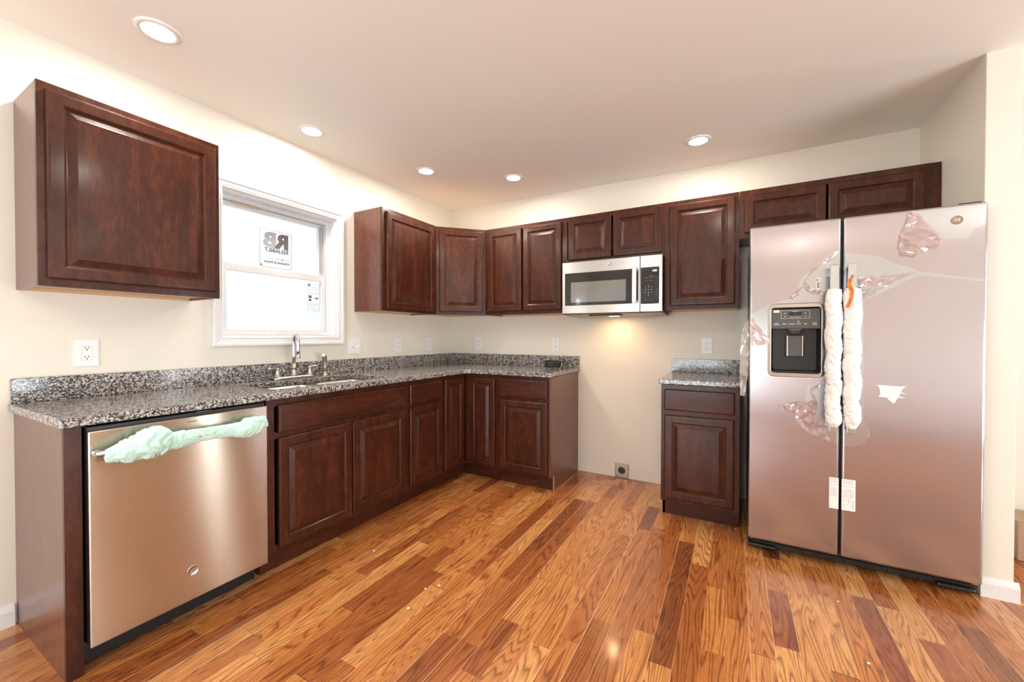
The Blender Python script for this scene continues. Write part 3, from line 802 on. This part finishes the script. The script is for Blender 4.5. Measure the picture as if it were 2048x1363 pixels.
# ------------------------------------------------------------------ coiled cord
cd = thing('coiled_cord', 'coiled black appliance cord lying on the counter near its right end', 'cord', (1.249, -.215, .9142))
pts = []
for k in range(0, 200):
    a = k/200*2*pi*3.6
    lay = k/200*3.6
    pts.append((.073*cos(a)*(1+.03*sin(3*a)), .060*sin(a), .0112+.0170*lay*.85+.001*sin(5*a)))
MB().tube(pts, .0092, 10).build('cord', 'black_rubber', cd)
MB().tube([(.05, .035, .055), (.068, .012, .056), (.079, -.008, .048), (.080, -.012, .028), (.074, -.016, .008), (.066, -.03, .0045)], .0035, 8).build('wire_tail', 'almond_wire', cd)['label'] = 'tan wire end of the cord'

# ------------------------------------------------------------------ dishwasher
def wrinkle_tube(path, radii, n=40, amp=.12, seed=0.0, freq=9.0, pleat=0.0, squash=(1, 1), vary=True):
    path = [Vector(p) for p in path]; rg = []; a = None; m = len(path)
    for i, p in enumerate(path):
        t = (path[min(i+1, m-1)] - path[max(i-1, 0)]).normalized()
        ref = Vector((0, -1, 0)) if abs(t.y) < .8 else Vector((1, 0, 0))
        a = (ref - t*ref.dot(t)).normalized(); b = t.cross(a)
        ring = []
        for k in range(n):
            th = 2*pi*k/n
            q = Vector((cos(th)*1.3, sin(th)*1.3, 0)) + Vector((0, 0, p.length*0))
            arc = i*(path[1]-path[0]).length
            nz = noise.noise(Vector((cos(th)*1.6+seed, sin(th)*1.6, arc*freq*4))) + .6*noise.noise(Vector((cos(th)*3+seed*2, sin(th)*3, arc*freq*9)))
            g = arc*freq*7 + .9*noise.noise(Vector((cos(th)*1.3+seed, sin(th)*1.3, arc*9)))
            u = i/(m-1)
            cr = (1-min(1, abs(noise.noise(Vector((g, seed, .3*cos(th)))))*4.5))**2
            cr2 = (1-min(1, abs(noise.noise(Vector((g*2.7, seed+3, .8*sin(th)))))*3.5))**2
            fold = pleat*(cr+.45*cr2)*(.35+.65*min(1, u*2.2) if vary else 1)
            r = radii[i]*(1+amp*nz-fold)
            ring.append(tuple(p + a*r*cos(th)*squash[0] + b*r*sin(th)*squash[1]))
        rg.append(ring)
    return MB().rings(rg, True, True, True)
def dishwasher():
    t = thing('dishwasher', 'stainless steel dishwasher with its handle wrapped in mint foam', 'dishwasher', (0, -2.5935, 0), pi/2)
    # local x runs along the wall, -y comes into the room
    w = .303
    MB().box(-.300, .304, -.585, -.02, .10, .868).build('tub_case', 'black_plastic', t)
    MB().box(-.296, .300, -.545, -.50, .001, .10).build('toe_panel', 'black_plastic', t, .002)
    MB().box(-.301, .3035, -.632, -.586, .104, .874).build('control_edge', 'black_plastic', t, .003)
    d = MB().box(-w, .3055, -.652, -.633, .103, .860).build('door', 'steel_dishwasher', t, .004, 3)
    MB().box(.020, .078, -.640, -.625, .8745, .8752).build('vent_slot', 'nickel', t)
    lg = MB().lathe([(.0, .0), (.0185, .0), (.0205, .0012), (.0205, -.001)], (0.0, -.6525, .2245), 'Y', 32, cap=False).build('badge', 'nickel', t)
    text('GE', .019, 'print_grey', face_y(0.0, -.6542, .2245), lg, 'monogram', .0004)
    text('DRY BOOST', .006, 'print_dark', face_y(.002, -.6524, .8405), t, 'lettering', .0003)
    h = MB().tube([(-.286, -.655, .785), (-.286, -.700, .787), (-.250, -.706, .788), (0, -.706, .788), (.250, -.706, .788), (.277, -.700, .787), (.277, -.655, .785)], .011, 12).build('handle', 'chrome_soft', t)
    n = 160; path = []; rad = []
    key = [(0, .021), (.06, .037), (.13, .047), (.22, .060), (.27, .060), (.315, .050), (.34, .036), (.40, .034), (.5, .028), (.62, .027), (.74, .030), (.79, .040), (.86, .048), (.93, .044), (1, .028)]
    zk = [(0, .775), (.12, .782), (.26, .796), (.36, .785), (.6, .790), (.8, .782), (.9, .786), (1, .800)]
    def itp(k, u):
        for (a, b), (c, e) in zip(k, k[1:]):
            if u <= c: return b+(e-b)*(u-a)/(c-a)
        return k[-1][1]
    for i in range(n):
        u = i/(n-1); path.append((-.277+.548*u, -.703, itp(zk, u))); rad.append(itp(key, u))
    s = wrinkle_tube(path, rad, 52, .11, 4.2, 3.6, .24, (.62, 1.0), False).build('foam_wrap', 'foam_mint', t)
    s['label'] = 'crumpled mint green foam wrapped around the handle'
    sub = s.modifiers.new('sub', 'SUBSURF'); sub.levels = 1; sub.render_levels = 1
dishwasher()

# ------------------------------------------------------------------ microwave
def microwave():
    x0, x1, z0, z1 = 1.404, 2.160, 1.369, 1.7735
    t = thing('microwave', 'stainless steel over-range microwave hanging under the short cabinet', 'microwave', (1.782, -.2, z0))
    I = Matrix.Translation((-1.782, .2, -z0))
    def rg(o): o.data.transform(I); return o
    rg(MB().box(1.388, 2.150, -.352, -.004, z0-.004, 1.7745).build('case', 'black_plastic', t, .003))
    rg(MB().add([(1.40, -.35, z0-.004), (2.155, -.35, z0-.004), (2.150, -.03, z0-.018), (1.42, -.03, z0-.018), (1.42, -.30, z0-.016), (2.13, -.30, z0-.016)],
        [(0, 1, 5, 4), (4, 5, 2, 3), (0, 4, 3), (1, 2, 5)]).build('underside', 'steel_plate', t))
    rg(MB().box(1.60, 1.86, -.325, -.295, z0-.0175, z0-.0125).build('grease_filter', 'black_plastic', t))
    ya, yb = -.402, -.356
    cl = area_light('cooktop_lamp', (-.02, .02, -.0195), (0, 0, 0), .05, .03, 1.3, (1.0, .66, .34)); cl.parent = t
    rg(MB().box(1.725, 1.800, -.200, -.160, z0-.0188, z0-.014).build('cooktop_lamp_lens', 'cook_lens', t))
    d = rg(plate('door', rect(x0, 2.0055, z0, z1), [rrect(1.4275, 1.9525, 1.434, 1.6835, .004, 2)], 'XZ', ya, yb, 'steel_microwave', t, .003))
    g = rg(MB().box(1.428, 1.952, ya+.001, ya+.02, 1.4345, 1.683).build('door_glass', 'glass_black', t, .001))
    rg(MB().box(1.478, 1.905, ya+.0002, ya+.0008, 1.4555, 1.613).build('window_screen', M['mw_screen'], g))
    rg(plate('control_frame', rect(2.0075, x1, z0, z1), [rrect(2.012, 2.1375, 1.4275, 1.6855, .005, 2)], 'XZ', ya, yb, 'steel_microwave', t, .003))
    p = rg(MB().box(2.0125, 2.137, ya+.001, ya+.02, 1.428, 1.685).build('control_panel', 'glass_black', t, .001))
    rg(text('1:01', .021, 'led_digits', face_y(2.108, ya+.0006, 1.6605), p, 'clock_digits', .0003))
    rg(text('Microwave', .008, 'print_grey', face_y(2.088, ya+.0006, 1.6245), p, 'lettering'))
    random.seed(5)
    for r, z in enumerate((1.611, 1.590)):
        for c, xx in enumerate((2.052, 2.085)):
            rg(text(('Popcorn', 'Beverage', 'Cook', 'Defrost')[r*2+c], .0068, 'print_grey', face_y(xx, ya+.0006, z), p, 'lettering'))
    for z, s in ((1.611, 'Power'), (1.592, 'Timer'), (1.571, 'Reheat'), (1.549, 'Melt'), (1.529, 'Clock'), (1.510, 'Light'), (1.490, 'Vent')):
        rg(text(s, .0068, 'print_grey', face_y(2.120, ya+.0006, z), p, 'lettering'))
    rg(text('Express', .0068, 'print_grey', face_y(2.065, ya+.0006, 1.5615), p, 'lettering'))
    for i, s in enumerate('123456789'):
        rg(text(s, .0125, 'print_white', face_y(2.045+.021*(i % 3), ya+.0006, 1.546-.020*(i//3)), p, 'key_digit'))
    rg(text('0', .0125, 'print_white', face_y(2.066, ya+.0006, 1.486), p, 'key_digit'))
    rg(text('Cancel', .0068, 'print_grey', face_y(2.045, ya+.0006, 1.455), p, 'lettering'))
    rg(text('Start', .0068, 'print_grey', face_y(2.085, ya+.0006, 1.455), p, 'lettering'))
    h = rg(MB().box(1.957, 1.990, -.447, -.436, 1.432, 1.690).box(1.960, 1.988, -.437, -.4025, 1.436, 1.456).box(1.960, 1.988, -.437, -.4025, 1.666, 1.686).build('handle', 'steel_microwave', t, .004, 3))
    lg = rg(MB().lathe([(.0, .0), (.0125, .0), (.0138, .0010), (.0138, -.001)], (1.783, ya-.0012, 1.733), 'Y', 28, cap=False).build('badge', 'nickel', t))
    rg(text('GE', .013, 'print_grey', face_y(1.783, ya-.0028, 1.733), lg, 'monogram', .0003))
def mw_screen():
    m, nt, b = newmat('mw_screen')
    L(nt, ramp(nt, noise_tex(nt, objcoord(nt, False), 1400, 1), [(0.4, (0.12, .115, .11)), (0.6, (0.20, .195, .19))]), b.inputs['Base Color'])
    setin(b, 'Roughness', .10); setin(b, 'Specular IOR Level', 1.0); setin(b, 'Coat Weight', 1.0); setin(b, 'Coat Roughness', .03)
    M['mw_screen'] = m
mw_screen()
microwave()

# ------------------------------------------------------------------ refrigerator
FY = -.8266
def crumple(name, outline, ybase, amp, mat, parent, seed=0.0, depth=0.012, cuts=4, freq=28):
    bm = bmesh.new()
    vs = [bm.verts.new((x, ybase, z)) for x, z in outline]
    es = [bm.edges.new((vs[i], vs[(i+1) % len(vs)])) for i in range(len(vs))]
    bmesh.ops.triangle_fill(bm, use_beauty=True, edges=es)
    bmesh.ops.subdivide_edges(bm, edges=list(bm.edges), cuts=cuts, use_grid_fill=True)
    for v in bm.verts:
        p = Vector((v.co.x*freq+seed, v.co.z*freq, seed))
        f = noise.noise(p) + .6*abs(noise.noise(p*2.3))
        v.co.y = ybase - depth*.5 - depth*.9*f
        v.co.x += amp*noise.noise(p*2.1+Vector((5, 0, 0))); v.co.z += amp*noise.noise(p*2.1+Vector((0, 7, 0)))
        if v.co.y > ybase: v.co.y = ybase-.0004
    bmesh.ops.recalc_face_normals(bm, faces=bm.faces)
    me = bpy.data.meshes.new(name); bm.to_mesh(me); bm.free()
    for p in me.polygons: p.use_smooth = False
    o = link(name, me, mat, parent)
    return o
def fridge():
    t = thing('refrigerator', 'stainless steel side-by-side refrigerator with torn pink film and wrapped handles', 'refrigerator', (3.13, -.4, 0))
    I = Matrix.Translation((-3.13, .4, 0))
    def rg(o):
        if o.parent is t or True: o.data.transform(I)
        return o
    rg(MB().box(2.690, 3.578, -.752, -.012, .035, 1.765).build('cabinet_shell', 'fridge_case', t, .006))
    b = MB().box(2.700, 3.570, -.760, -.740, .018, .072)
    for k in range(15): b.box(2.72+k*.056, 2.724+k*.056, -.764, -.758, .020, .070)
    b.box(2.70, 3.57, -.768, -.758, .040, .046); b.box(2.70, 3.57, -.768, -.758, .062, .068)
    rg(b.build('base_grille', 'black_plastic', t))
    for x in (2.682, 3.45):
        rg(MB().box(x, x+.13, -.785, -.60, .014, .034).build('foot_cover', 'black_rubber', t, .008, 3))
    for x in (2.75, 3.55): rg(MB().cyl((x-.01, -.70, .0), (x+.012, -.70, .0), .0)if False else MB().cyl((x, -.70, .0005), (x, -.70, .018), .016).build('foot', 'black_rubber', t))
    rg(MB().cyl((3.560, -.79, .066), (3.580, -.79, .066), .006, n=12).build('hinge_pin', 'nickel', t))
    rg(MB().box(2.688, 2.76, -.80, -.70, 1.7900, 1.7985).box(3.50, 3.574, -.80, -.70, 1.7900, 1.7985).build('hinge_cover', 'black_plastic', t, .003))
    hole = rrect(2.772, 3.004, .984, 1.356, .024, 5)
    ld = rg(plate('door', rect(2.6785, 3.0735, .0766, 1.789), [hole], 'XZ', FY, -.762, 'steel_fridge', t, .010, 3))
    ld['label'] = 'left freezer door with the dispenser'
    rd = rg(MB().box(3.0835, 3.5835, FY, -.762, .0766, 1.789).build('door', 'steel_fridge', t, .010, 3))
    rd['label'] = 'wider right door'
    rg(MB().box(3.0745, 3.0825, -.79, -.757, .08, 1.786).build('door_gasket', 'black_rubber', t))
    # dispenser
    bez = rg(plate('dispenser_bezel', rrect(2.764, 3.012, .976, 1.364, .030, 5), [rrect(2.780, 2.996, .998, 1.343, .014, 5)], 'XZ', FY-.004, FY+.018, 'steel_microwave', ld, .003, 2))
    mb = MB(); rg_ = []
    for ins, yy in ((0, FY+.004), (.001, FY+.03), (.012, FY+.058)):
        rg_.append([(x, yy, z) for x, z in rrect(2.780+ins, 2.996-ins, .998+ins, 1.343-ins, .014, 5)])
    mb.rings(rg_, False, True, False)
    rg(mb.build('dispenser_cavity', 'black_plastic', ld))
    cp = rg(MB().add([(2.7815, FY+.004, 1.232), (2.9945, FY+.004, 1.232), (2.9945, FY+.012, 1.338), (2.7815, FY+.012, 1.338),
                 (2.7815, FY+.05, 1.232), (2.9945, FY+.05, 1.232), (2.9945, FY+.05, 1.338), (2.7815, FY+.05, 1.338)],
                [(0, 1, 2, 3), (4, 5, 6, 7), (0, 1, 5, 4), (1, 2, 6, 5), (2, 3, 7, 6), (3, 0, 4, 7)]).build('dispenser_panel', 'panel_grey', ld, .002))
    py = lambda z: FY+.004+(z-1.232)*.0755-.0006
    bb = MB()
    for q in ((2.824, 2.949, 1.328, 1.3292), (2.824, 2.949, 1.286, 1.2872), (2.824, 2.8252, 1.286, 1.329), (2.9478, 2.949, 1.286, 1.329)):
        bb.box(q[0], q[1], py(q[2]), py(q[2])+.001, q[2], q[3])
    for x in (2.842, 2.931):
        for z, s in ((1.314, 1), (1.297, -1)):
            bb.add([(x-.004, py(z), z-.002*s), (x+.004, py(z), z-.002*s), (x, py(z), z+.003*s)], [(0, 1, 2)])
    rg(bb.build('panel_outline', 'print_white', cp))
    rg(MB().box(2.858, 2.885, py(1.31), py(1.31)+.001, 1.300, 1.320).box(2.888, 2.915, py(1.31), py(1.31)+.001, 1.300, 1.320).build('display', 'glass_black', cp))
    rg(MB().box(2.790, 2.818, py(1.325), py(1.325)+.001, 1.319, 1.332).build('sticker', 'paper', cp))
    for x, s in ((2.804, 'Lock\nControls'), (2.840, 'Water'), (2.871, 'Crushed'), (2.901, 'Cubed'), (2.931, 'Light'), (2.970, 'Turbo\nFreeze')):
        rg(text(s, .0075, 'print_white', face_y(x, py(1.258), 1.258), cp, 'lettering', .0002))
    rg(text('Temperature', .0055, 'print_white', face_y(2.887, py(1.3235), 1.3245), cp, 'lettering', .0001))
    rg(text('Freezer   Refrigerator', .0055, 'print_white', face_y(2.887, py(1.294), 1.294), cp, 'lettering', .0001))
    rg(MB().cyl((2.901, py(1.270), 1.270), (2.901, py(1.270)-.0006, 1.270), .0022, n=12).build('indicator_light', 'led_digits', cp))
    rg(MB().lathe([(.040, .0), (.038, -.010), (.030, -.020), (.027, -.028)], (2.888, FY+.034, 1.232), 'Z', 28).build('nozzle', 'panel_grey', ld))
    pd = rg(MB().add([(2.852, FY+.040, 1.198), (2.924, FY+.040, 1.198), (2.921, FY+.026, 1.085), (2.855, FY+.026, 1.085),
                 (2.846, FY+.052, 1.200), (2.930, FY+.052, 1.200), (2.934, FY+.050, 1.083), (2.842, FY+.050, 1.083)],
                [(0, 1, 2, 3), (4, 5, 6, 7), (0, 1, 5, 4), (1, 2, 6, 5), (2, 3, 7, 6), (3, 0, 4, 7)]).build('paddle', 'panel_grey', ld, .003))
    rg(MB().box(2.8515, 2.857, FY+.023, FY+.040, 1.087, 1.195).box(2.919, 2.9245, FY+.023, FY+.040, 1.087, 1.195).build('paddle_rail', 'nickel', pd, .001))
    rg(MB().box(2.783, 2.993, FY-.002, FY+.050, .999, 1.008).build('drip_tray', 'black_plastic', ld, .003))
    # handles and their foam sleeves
    for hx, zt, zb, dr, sl in ((3.038, 1.545, .716, ld, [(0, .030), (.03, .036), (.10, .036), (.22, .037), (.30, .040), (.45, .036), (.52, .042), (.60, .037), (.72, .038), (.78, .034), (.86, .036), (.93, .041), (.97, .034), (1, .020)]),
                       (3.106, 1.547, .716, rd, [(0, .030), (.03, .037), (.12, .040), (.25, .041), (.36, .040), (.45, .041), (.55, .043), (.62, .040), (.74, .041), (.80, .035), (.90, .040), (.95, .034), (1, .022)])):
        h = rg(MB().box(hx-.0175, hx+.0175, -.892, -.880, zb, zt).box(hx-.014, hx+.014, -.881, FY-.0005, zt-.045, zt-.012).box(hx-.014, hx+.014, -.881, FY-.0005, zb+.012, zb+.045).build('handle', 'chrome_soft', dr, .003, 3))
        h['label'] = 'flat bright metal door handle'
        def itp(k, u):
            for (a, b), (c, e) in zip(k, k[1:]):
                if u <= c: return b+(e-b)*(u-a)/(c-a)
            return k[-1][1]
        n = 240; top = 1.425; bot = .742
        path = [(hx+(.004 if dr is rd else -.001)+.003*sin(i*.11+hx*9), -.882, top+(bot-top)*i/(n-1)) for i in range(n)]
        rad = [min(itp(sl, i/(n-1)), .0365 if dr is ld else .0375)*.97 for i in range(n)]
        s = wrinkle_tube(path, rad, 56, .06, 3.1 if dr is ld else 8.4, 2.8, .24, (.85, .97))
        o = rg(s.build('foam_sleeve', 'foam_white', h)); o['label'] = 'gathered white foam sleeve on the handle'
        if dr is rd:
            zs = [1.489, 1.470, 1.440, 1.410, 1.380, 1.352, 1.329]
            xs = [3.1075, 3.098, 3.092, 3.097, 3.096, 3.088, 3.081]
            yf = [-.8935, -.8945, -.898, -.925, -.926, -.926, -.926]
            bm = MB(); vv = []
            for z_, x_, y_ in zip(zs, xs, yf):
                hw = .004 if z_ > 1.48 else .0085
                vv += [(x_-hw, y_, z_), (x_+hw, y_, z_+.003)]
            bm.add(vv, [(2*i, 2*i+1, 2*i+3, 2*i+2) for i in range(len(zs)-1)])
            tp = rg(bm.build('orange_tape', 'orange_tape', h)); tp['label'] = 'orange tape strip with black lettering'
            sdm = tp.modifiers.new('thick', 'SOLIDIFY'); sdm.thickness = .0005
            txt = 'DO NOT REMOVE HANDLES'
            for i, ch in enumerate(txt):
                if ch == ' ': continue
                u = (i+.8)/len(txt)*(len(zs)-1); k = min(int(u), len(zs)-2); fr = u-k
                x_ = xs[k]+(xs[k+1]-xs[k])*fr; y_ = yf[k]+(yf[k+1]-yf[k])*fr; z_ = zs[k]+(zs[k+1]-zs[k])*fr+.0015
                rg(text(ch, .0105, 'print_dark', face_y(x_, y_-.0012, z_, -pi/2), tp, 'lettering', .0003))
    # badge
    lg = rg(MB().lathe([(.0, .0), (.0175, .0), (.0195, .0014), (.0195, -.001)], (3.485, FY-.0015, 1.7185), 'Y', 32, cap=False).build('badge', 'copper_tan', rd))
    rg(text('GE', .018, 'print_white', face_y(3.485, FY-.0034, 1.7185), lg, 'monogram', .0003))
    # protective film still on the doors, with torn outlines
    def flatfilm(outline, par, hole=None):
        o = rg(plate('protective_film', outline, [hole] if hole else [], 'XZ', FY-.0007, FY-.0007, 'film_flat', par)); o['label'] = 'thin pink tinted protective film'
    flatfilm([(2.684, 1.783), (3.068, 1.783), (3.068, 1.625), (3.055, 1.627), (3.009, 1.593), (2.957, 1.534), (2.926, 1.515), (2.905, 1.486), (2.888, 1.408), (2.851, 1.389), (2.773, 1.368), (2.684, 1.308)], ld)
    flatfilm([(2.684, 1.28), (2.728, 1.225), (2.763, 1.163), (2.763, .974), (3.013, .974), (3.013, 1.164), (3.036, 1.205), (3.049, 1.121), (3.024, .968), (2.941, .932), (2.931, .871), (2.957, .782), (3.005, .704), (3.052, .648), (3.068, .646), (3.068, .082), (2.684, .082)], ld)
    flatfilm([(3.089, 1.783), (3.336, 1.783), (3.444, 1.637), (3.519, 1.631), (3.539, 1.671), (3.577, 1.688), (3.577, 1.445), (3.366, 1.495), (3.338, 1.515), (3.276, 1.542), (3.212, 1.582), (3.089, 1.612)], rd)
    flatfilm([(3.164, 1.37), (3.365, 1.478), (3.577, 1.435), (3.577, .082), (3.089, .082), (3.089, .638), (3.126, .643), (3.17, .668), (3.192, .731), (3.169, .777)], rd)
    def fc(name, outl, yb, amp, mat, par, lab, **k):
        o = rg(crumple(name, outl, yb, amp, mat, par, **k)); o['label'] = lab
    fc('film_curl', [(3.335, 1.780), (3.363, 1.745), (3.441, 1.640), (3.436, 1.609), (3.378, 1.585), (3.344, 1.565), (3.301, 1.576), (3.286, 1.613), (3.291, 1.672), (3.311, 1.728), (3.321, 1.774)], FY-.001, .004, 'film_crumpled', rd, 'crumpled flap of peeled pink film', seed=2.0, depth=.020)
    fc('film_curl', [(3.012, .963), (2.957, .926), (2.953, .900), (2.968, .862), (2.934, .844), (2.904, .849), (2.844, .831), (2.815, .818), (2.822, .802), (2.870, .801), (2.888, .763), (2.920, .714), (2.952, .692), (3.012, .664), (3.040, .652), (3.014, .712), (2.976, .785), (2.982, .850), (2.962, .900)], FY-.001, .004, 'film_crumpled', ld, 'crumpled tongue of torn pink film', seed=5.0, depth=.018, freq=34)
    fc('film_curl', [(2.688, 1.302), (2.774, 1.171), (2.781, 1.155), (2.729, 1.143), (2.684, 1.143), (2.6805, 1.24)], FY-.001, .002, 'film_crumpled', ld, 'folded corner of torn pink film', seed=9.0, depth=.008)
    fc('film_curl', [(2.676, 1.285), (2.655, 1.262), (2.643, 1.212), (2.636, 1.142), (2.633, 1.003), (2.637, .864), (2.660, .855), (2.674, 1.0), (2.676, 1.14)], FY+.012, .004, 'film_clear', ld, 'loose clear film hanging off the door edge', seed=12.0, depth=.020)
    fc('film_curl', [(3.057, 1.622), (2.956, 1.536), (2.924, 1.483), (2.900, 1.406), (2.851, 1.389), (2.883, 1.388), (2.918, 1.455), (2.938, 1.505), (2.968, 1.530), (3.050, 1.594)], FY-.001, .002, 'film_crumpled', ld, 'rolled edge of torn pink film', seed=15.0, depth=.012)
    fc('film_curl', [(2.929, 1.475), (2.957, 1.437), (2.998, 1.425), (2.999, 1.407), (2.951, 1.409), (2.925, 1.440)], FY-.001, .002, 'film_crumpled', ld, 'rolled strand of pink film', seed=18.0, depth=.012)
    fc('film_curl', [(3.136, 1.484), (3.275, 1.486), (3.368, 1.497), (3.275, 1.456), (3.200, 1.436), (3.142, 1.430)], FY-.001, .002, 'film_crumpled', rd, 'pulled pink fold of film beside the handle', seed=21.0, depth=.012)
    fc('film_curl', [(3.150, 1.420), (3.230, 1.440), (3.310, 1.470), (3.240, 1.425), (3.165, 1.375)], FY-.001, .002, 'film_clear', rd, 'clear stretched fold of film', seed=24.0, depth=.008)
    fc('film_curl', [(3.120, .645), (3.165, .660), (3.188, .700), (3.193, .735), (3.181, .690), (3.160, .655)], FY-.001, .001, 'film_clear', rd, 'torn lower film edge', seed=27.0, depth=.006)
    # papers and tape
    def flat(name, outl, mat, par, lab, d=.0006):
        o = rg(plate(name, outl, [], 'XZ', FY-.0008-d, FY-.0008, mat, par)); o['label'] = lab; return o
    flat('torn_label', [(3.216, .956), (3.242, .955), (3.300, .953), (3.324, .955), (3.310, .944), (3.302, .925), (3.326, .918), (3.300, .919), (3.297, .904), (3.317, .899), (3.291, .897), (3.284, .880), (3.277, .868), (3.263, .882), (3.251, .897), (3.222, .898), (3.228, .911), (3.226, .935)], 'paper', rd, 'torn white paper remnant stuck on the door')
    pl = flat('paper_label', [(3.0345, .474), (3.0725, .474), (3.0725, .3165), (3.0345, .3165)], 'paper', ld, 'left half of the printed paper label across the seam')
    pr = flat('paper_label', [(3.0845, .474), (3.139, .474), (3.139, .3165), (3.0845, .3165)], 'paper', rd, 'right half of the printed paper label across the seam')
    random.seed(11)
    for par, xa, xb in ((pl, 3.039, 3.069), (pr, 3.089, 3.134)):
        bb = MB(); yy = FY-.0018
        zz = [.466, .461, .456, .451] + [.420-.0055*k for k in range(8)]
        for z in zz:
            x = xa
            while x < xb-.006:
                l = random.uniform(.003, .010); bb.box(x, min(x+l, xb), yy, yy+.0003, z, z+.0016); x += l+.0018
        bb.box(xa, xb, yy, yy+.0003, .4375, .4388)
        if par is pr:
            bb.box(xa+.002, xa+.003, yy, yy+.0003, .330, .366); bb.box(xb-.006, xb-.004, yy, yy+.0003, .326, .368); bb.box(xa+.002, xb-.004, yy, yy+.0003, .366, .367); bb.box(xa+.023, xa+.0245, yy, yy+.0003, .350, .378)
        else:
            bb.box(xa, xa+.010, yy, yy+.0003, .328, .3295)
        rg(bb.build('printing', 'print_grey', par))
    bc = flat('barcode_label', rect(2.972, 2.990, 1.432, 1.491), 'paper', ld, 'small white barcode label under the film')
    bb = MB(); z = 1.440
    while z < 1.470:
        h_ = random.uniform(.0008, .0022); bb.box(2.9765, 2.987, FY-.0019, FY-.0016, z, z+h_); z += h_+.0012
    bb.box(2.975, 2.980, FY-.0019, FY-.0016, 1.476, 1.487)
    rg(bb.build('bars', 'print_dark', bc))
    o = rg(MB().add([(2.6890, -.775, .480), (2.6890, -.768, .480), (2.6890, -.745, .439), (2.6890, -.753, .437)], [(0, 1, 2, 3)]).build('blue_tape', 'blue_tape', t)); o.location.x -= .002; o['label'] = 'small strip of blue tape on the side'
    o = rg(MB().box(2.6880, 2.6893, -.758, -.735, 1.630, 1.705).build('orange_tag', 'orange_tape', t)); o['label'] = 'orange tag on the side'
fridge()

# ------------------------------------------------------------------ small loose things
bx = thing('cardboard_box', 'tan box on the floor past the wall end at the right edge', 'box', (4.12, -.13, 0))
MB().box(-.187, .20, -.11, .10, .001, .205).build('body', 'cardboard', bx, .003)
MB().box(-.186, .199, -.109, .099, .2055, .2075).build('flap', 'cardboard', bx)
random.seed(21)
for i, (x, y) in enumerate(((1.335, -1.95), (1.375, -1.90), (1.36, -2.09), (2.62, -.565), (3.02, -1.12), (.86, -1.83), (3.33, -1.45), (3.04, -1.50))):
    r = random.uniform(.004, .007)
    o = MB().lathe([(r, 0), (r*.8, .0012), (0, .0016)], (0, 0, 0), n=9, cap=False).build('plaster_crumb', 'paper')
    o.location = (x, y, .0006)
    tag(o, 'tiny white plaster crumb lying on the wood floor', 'debris', 'plaster crumbs on the floor')
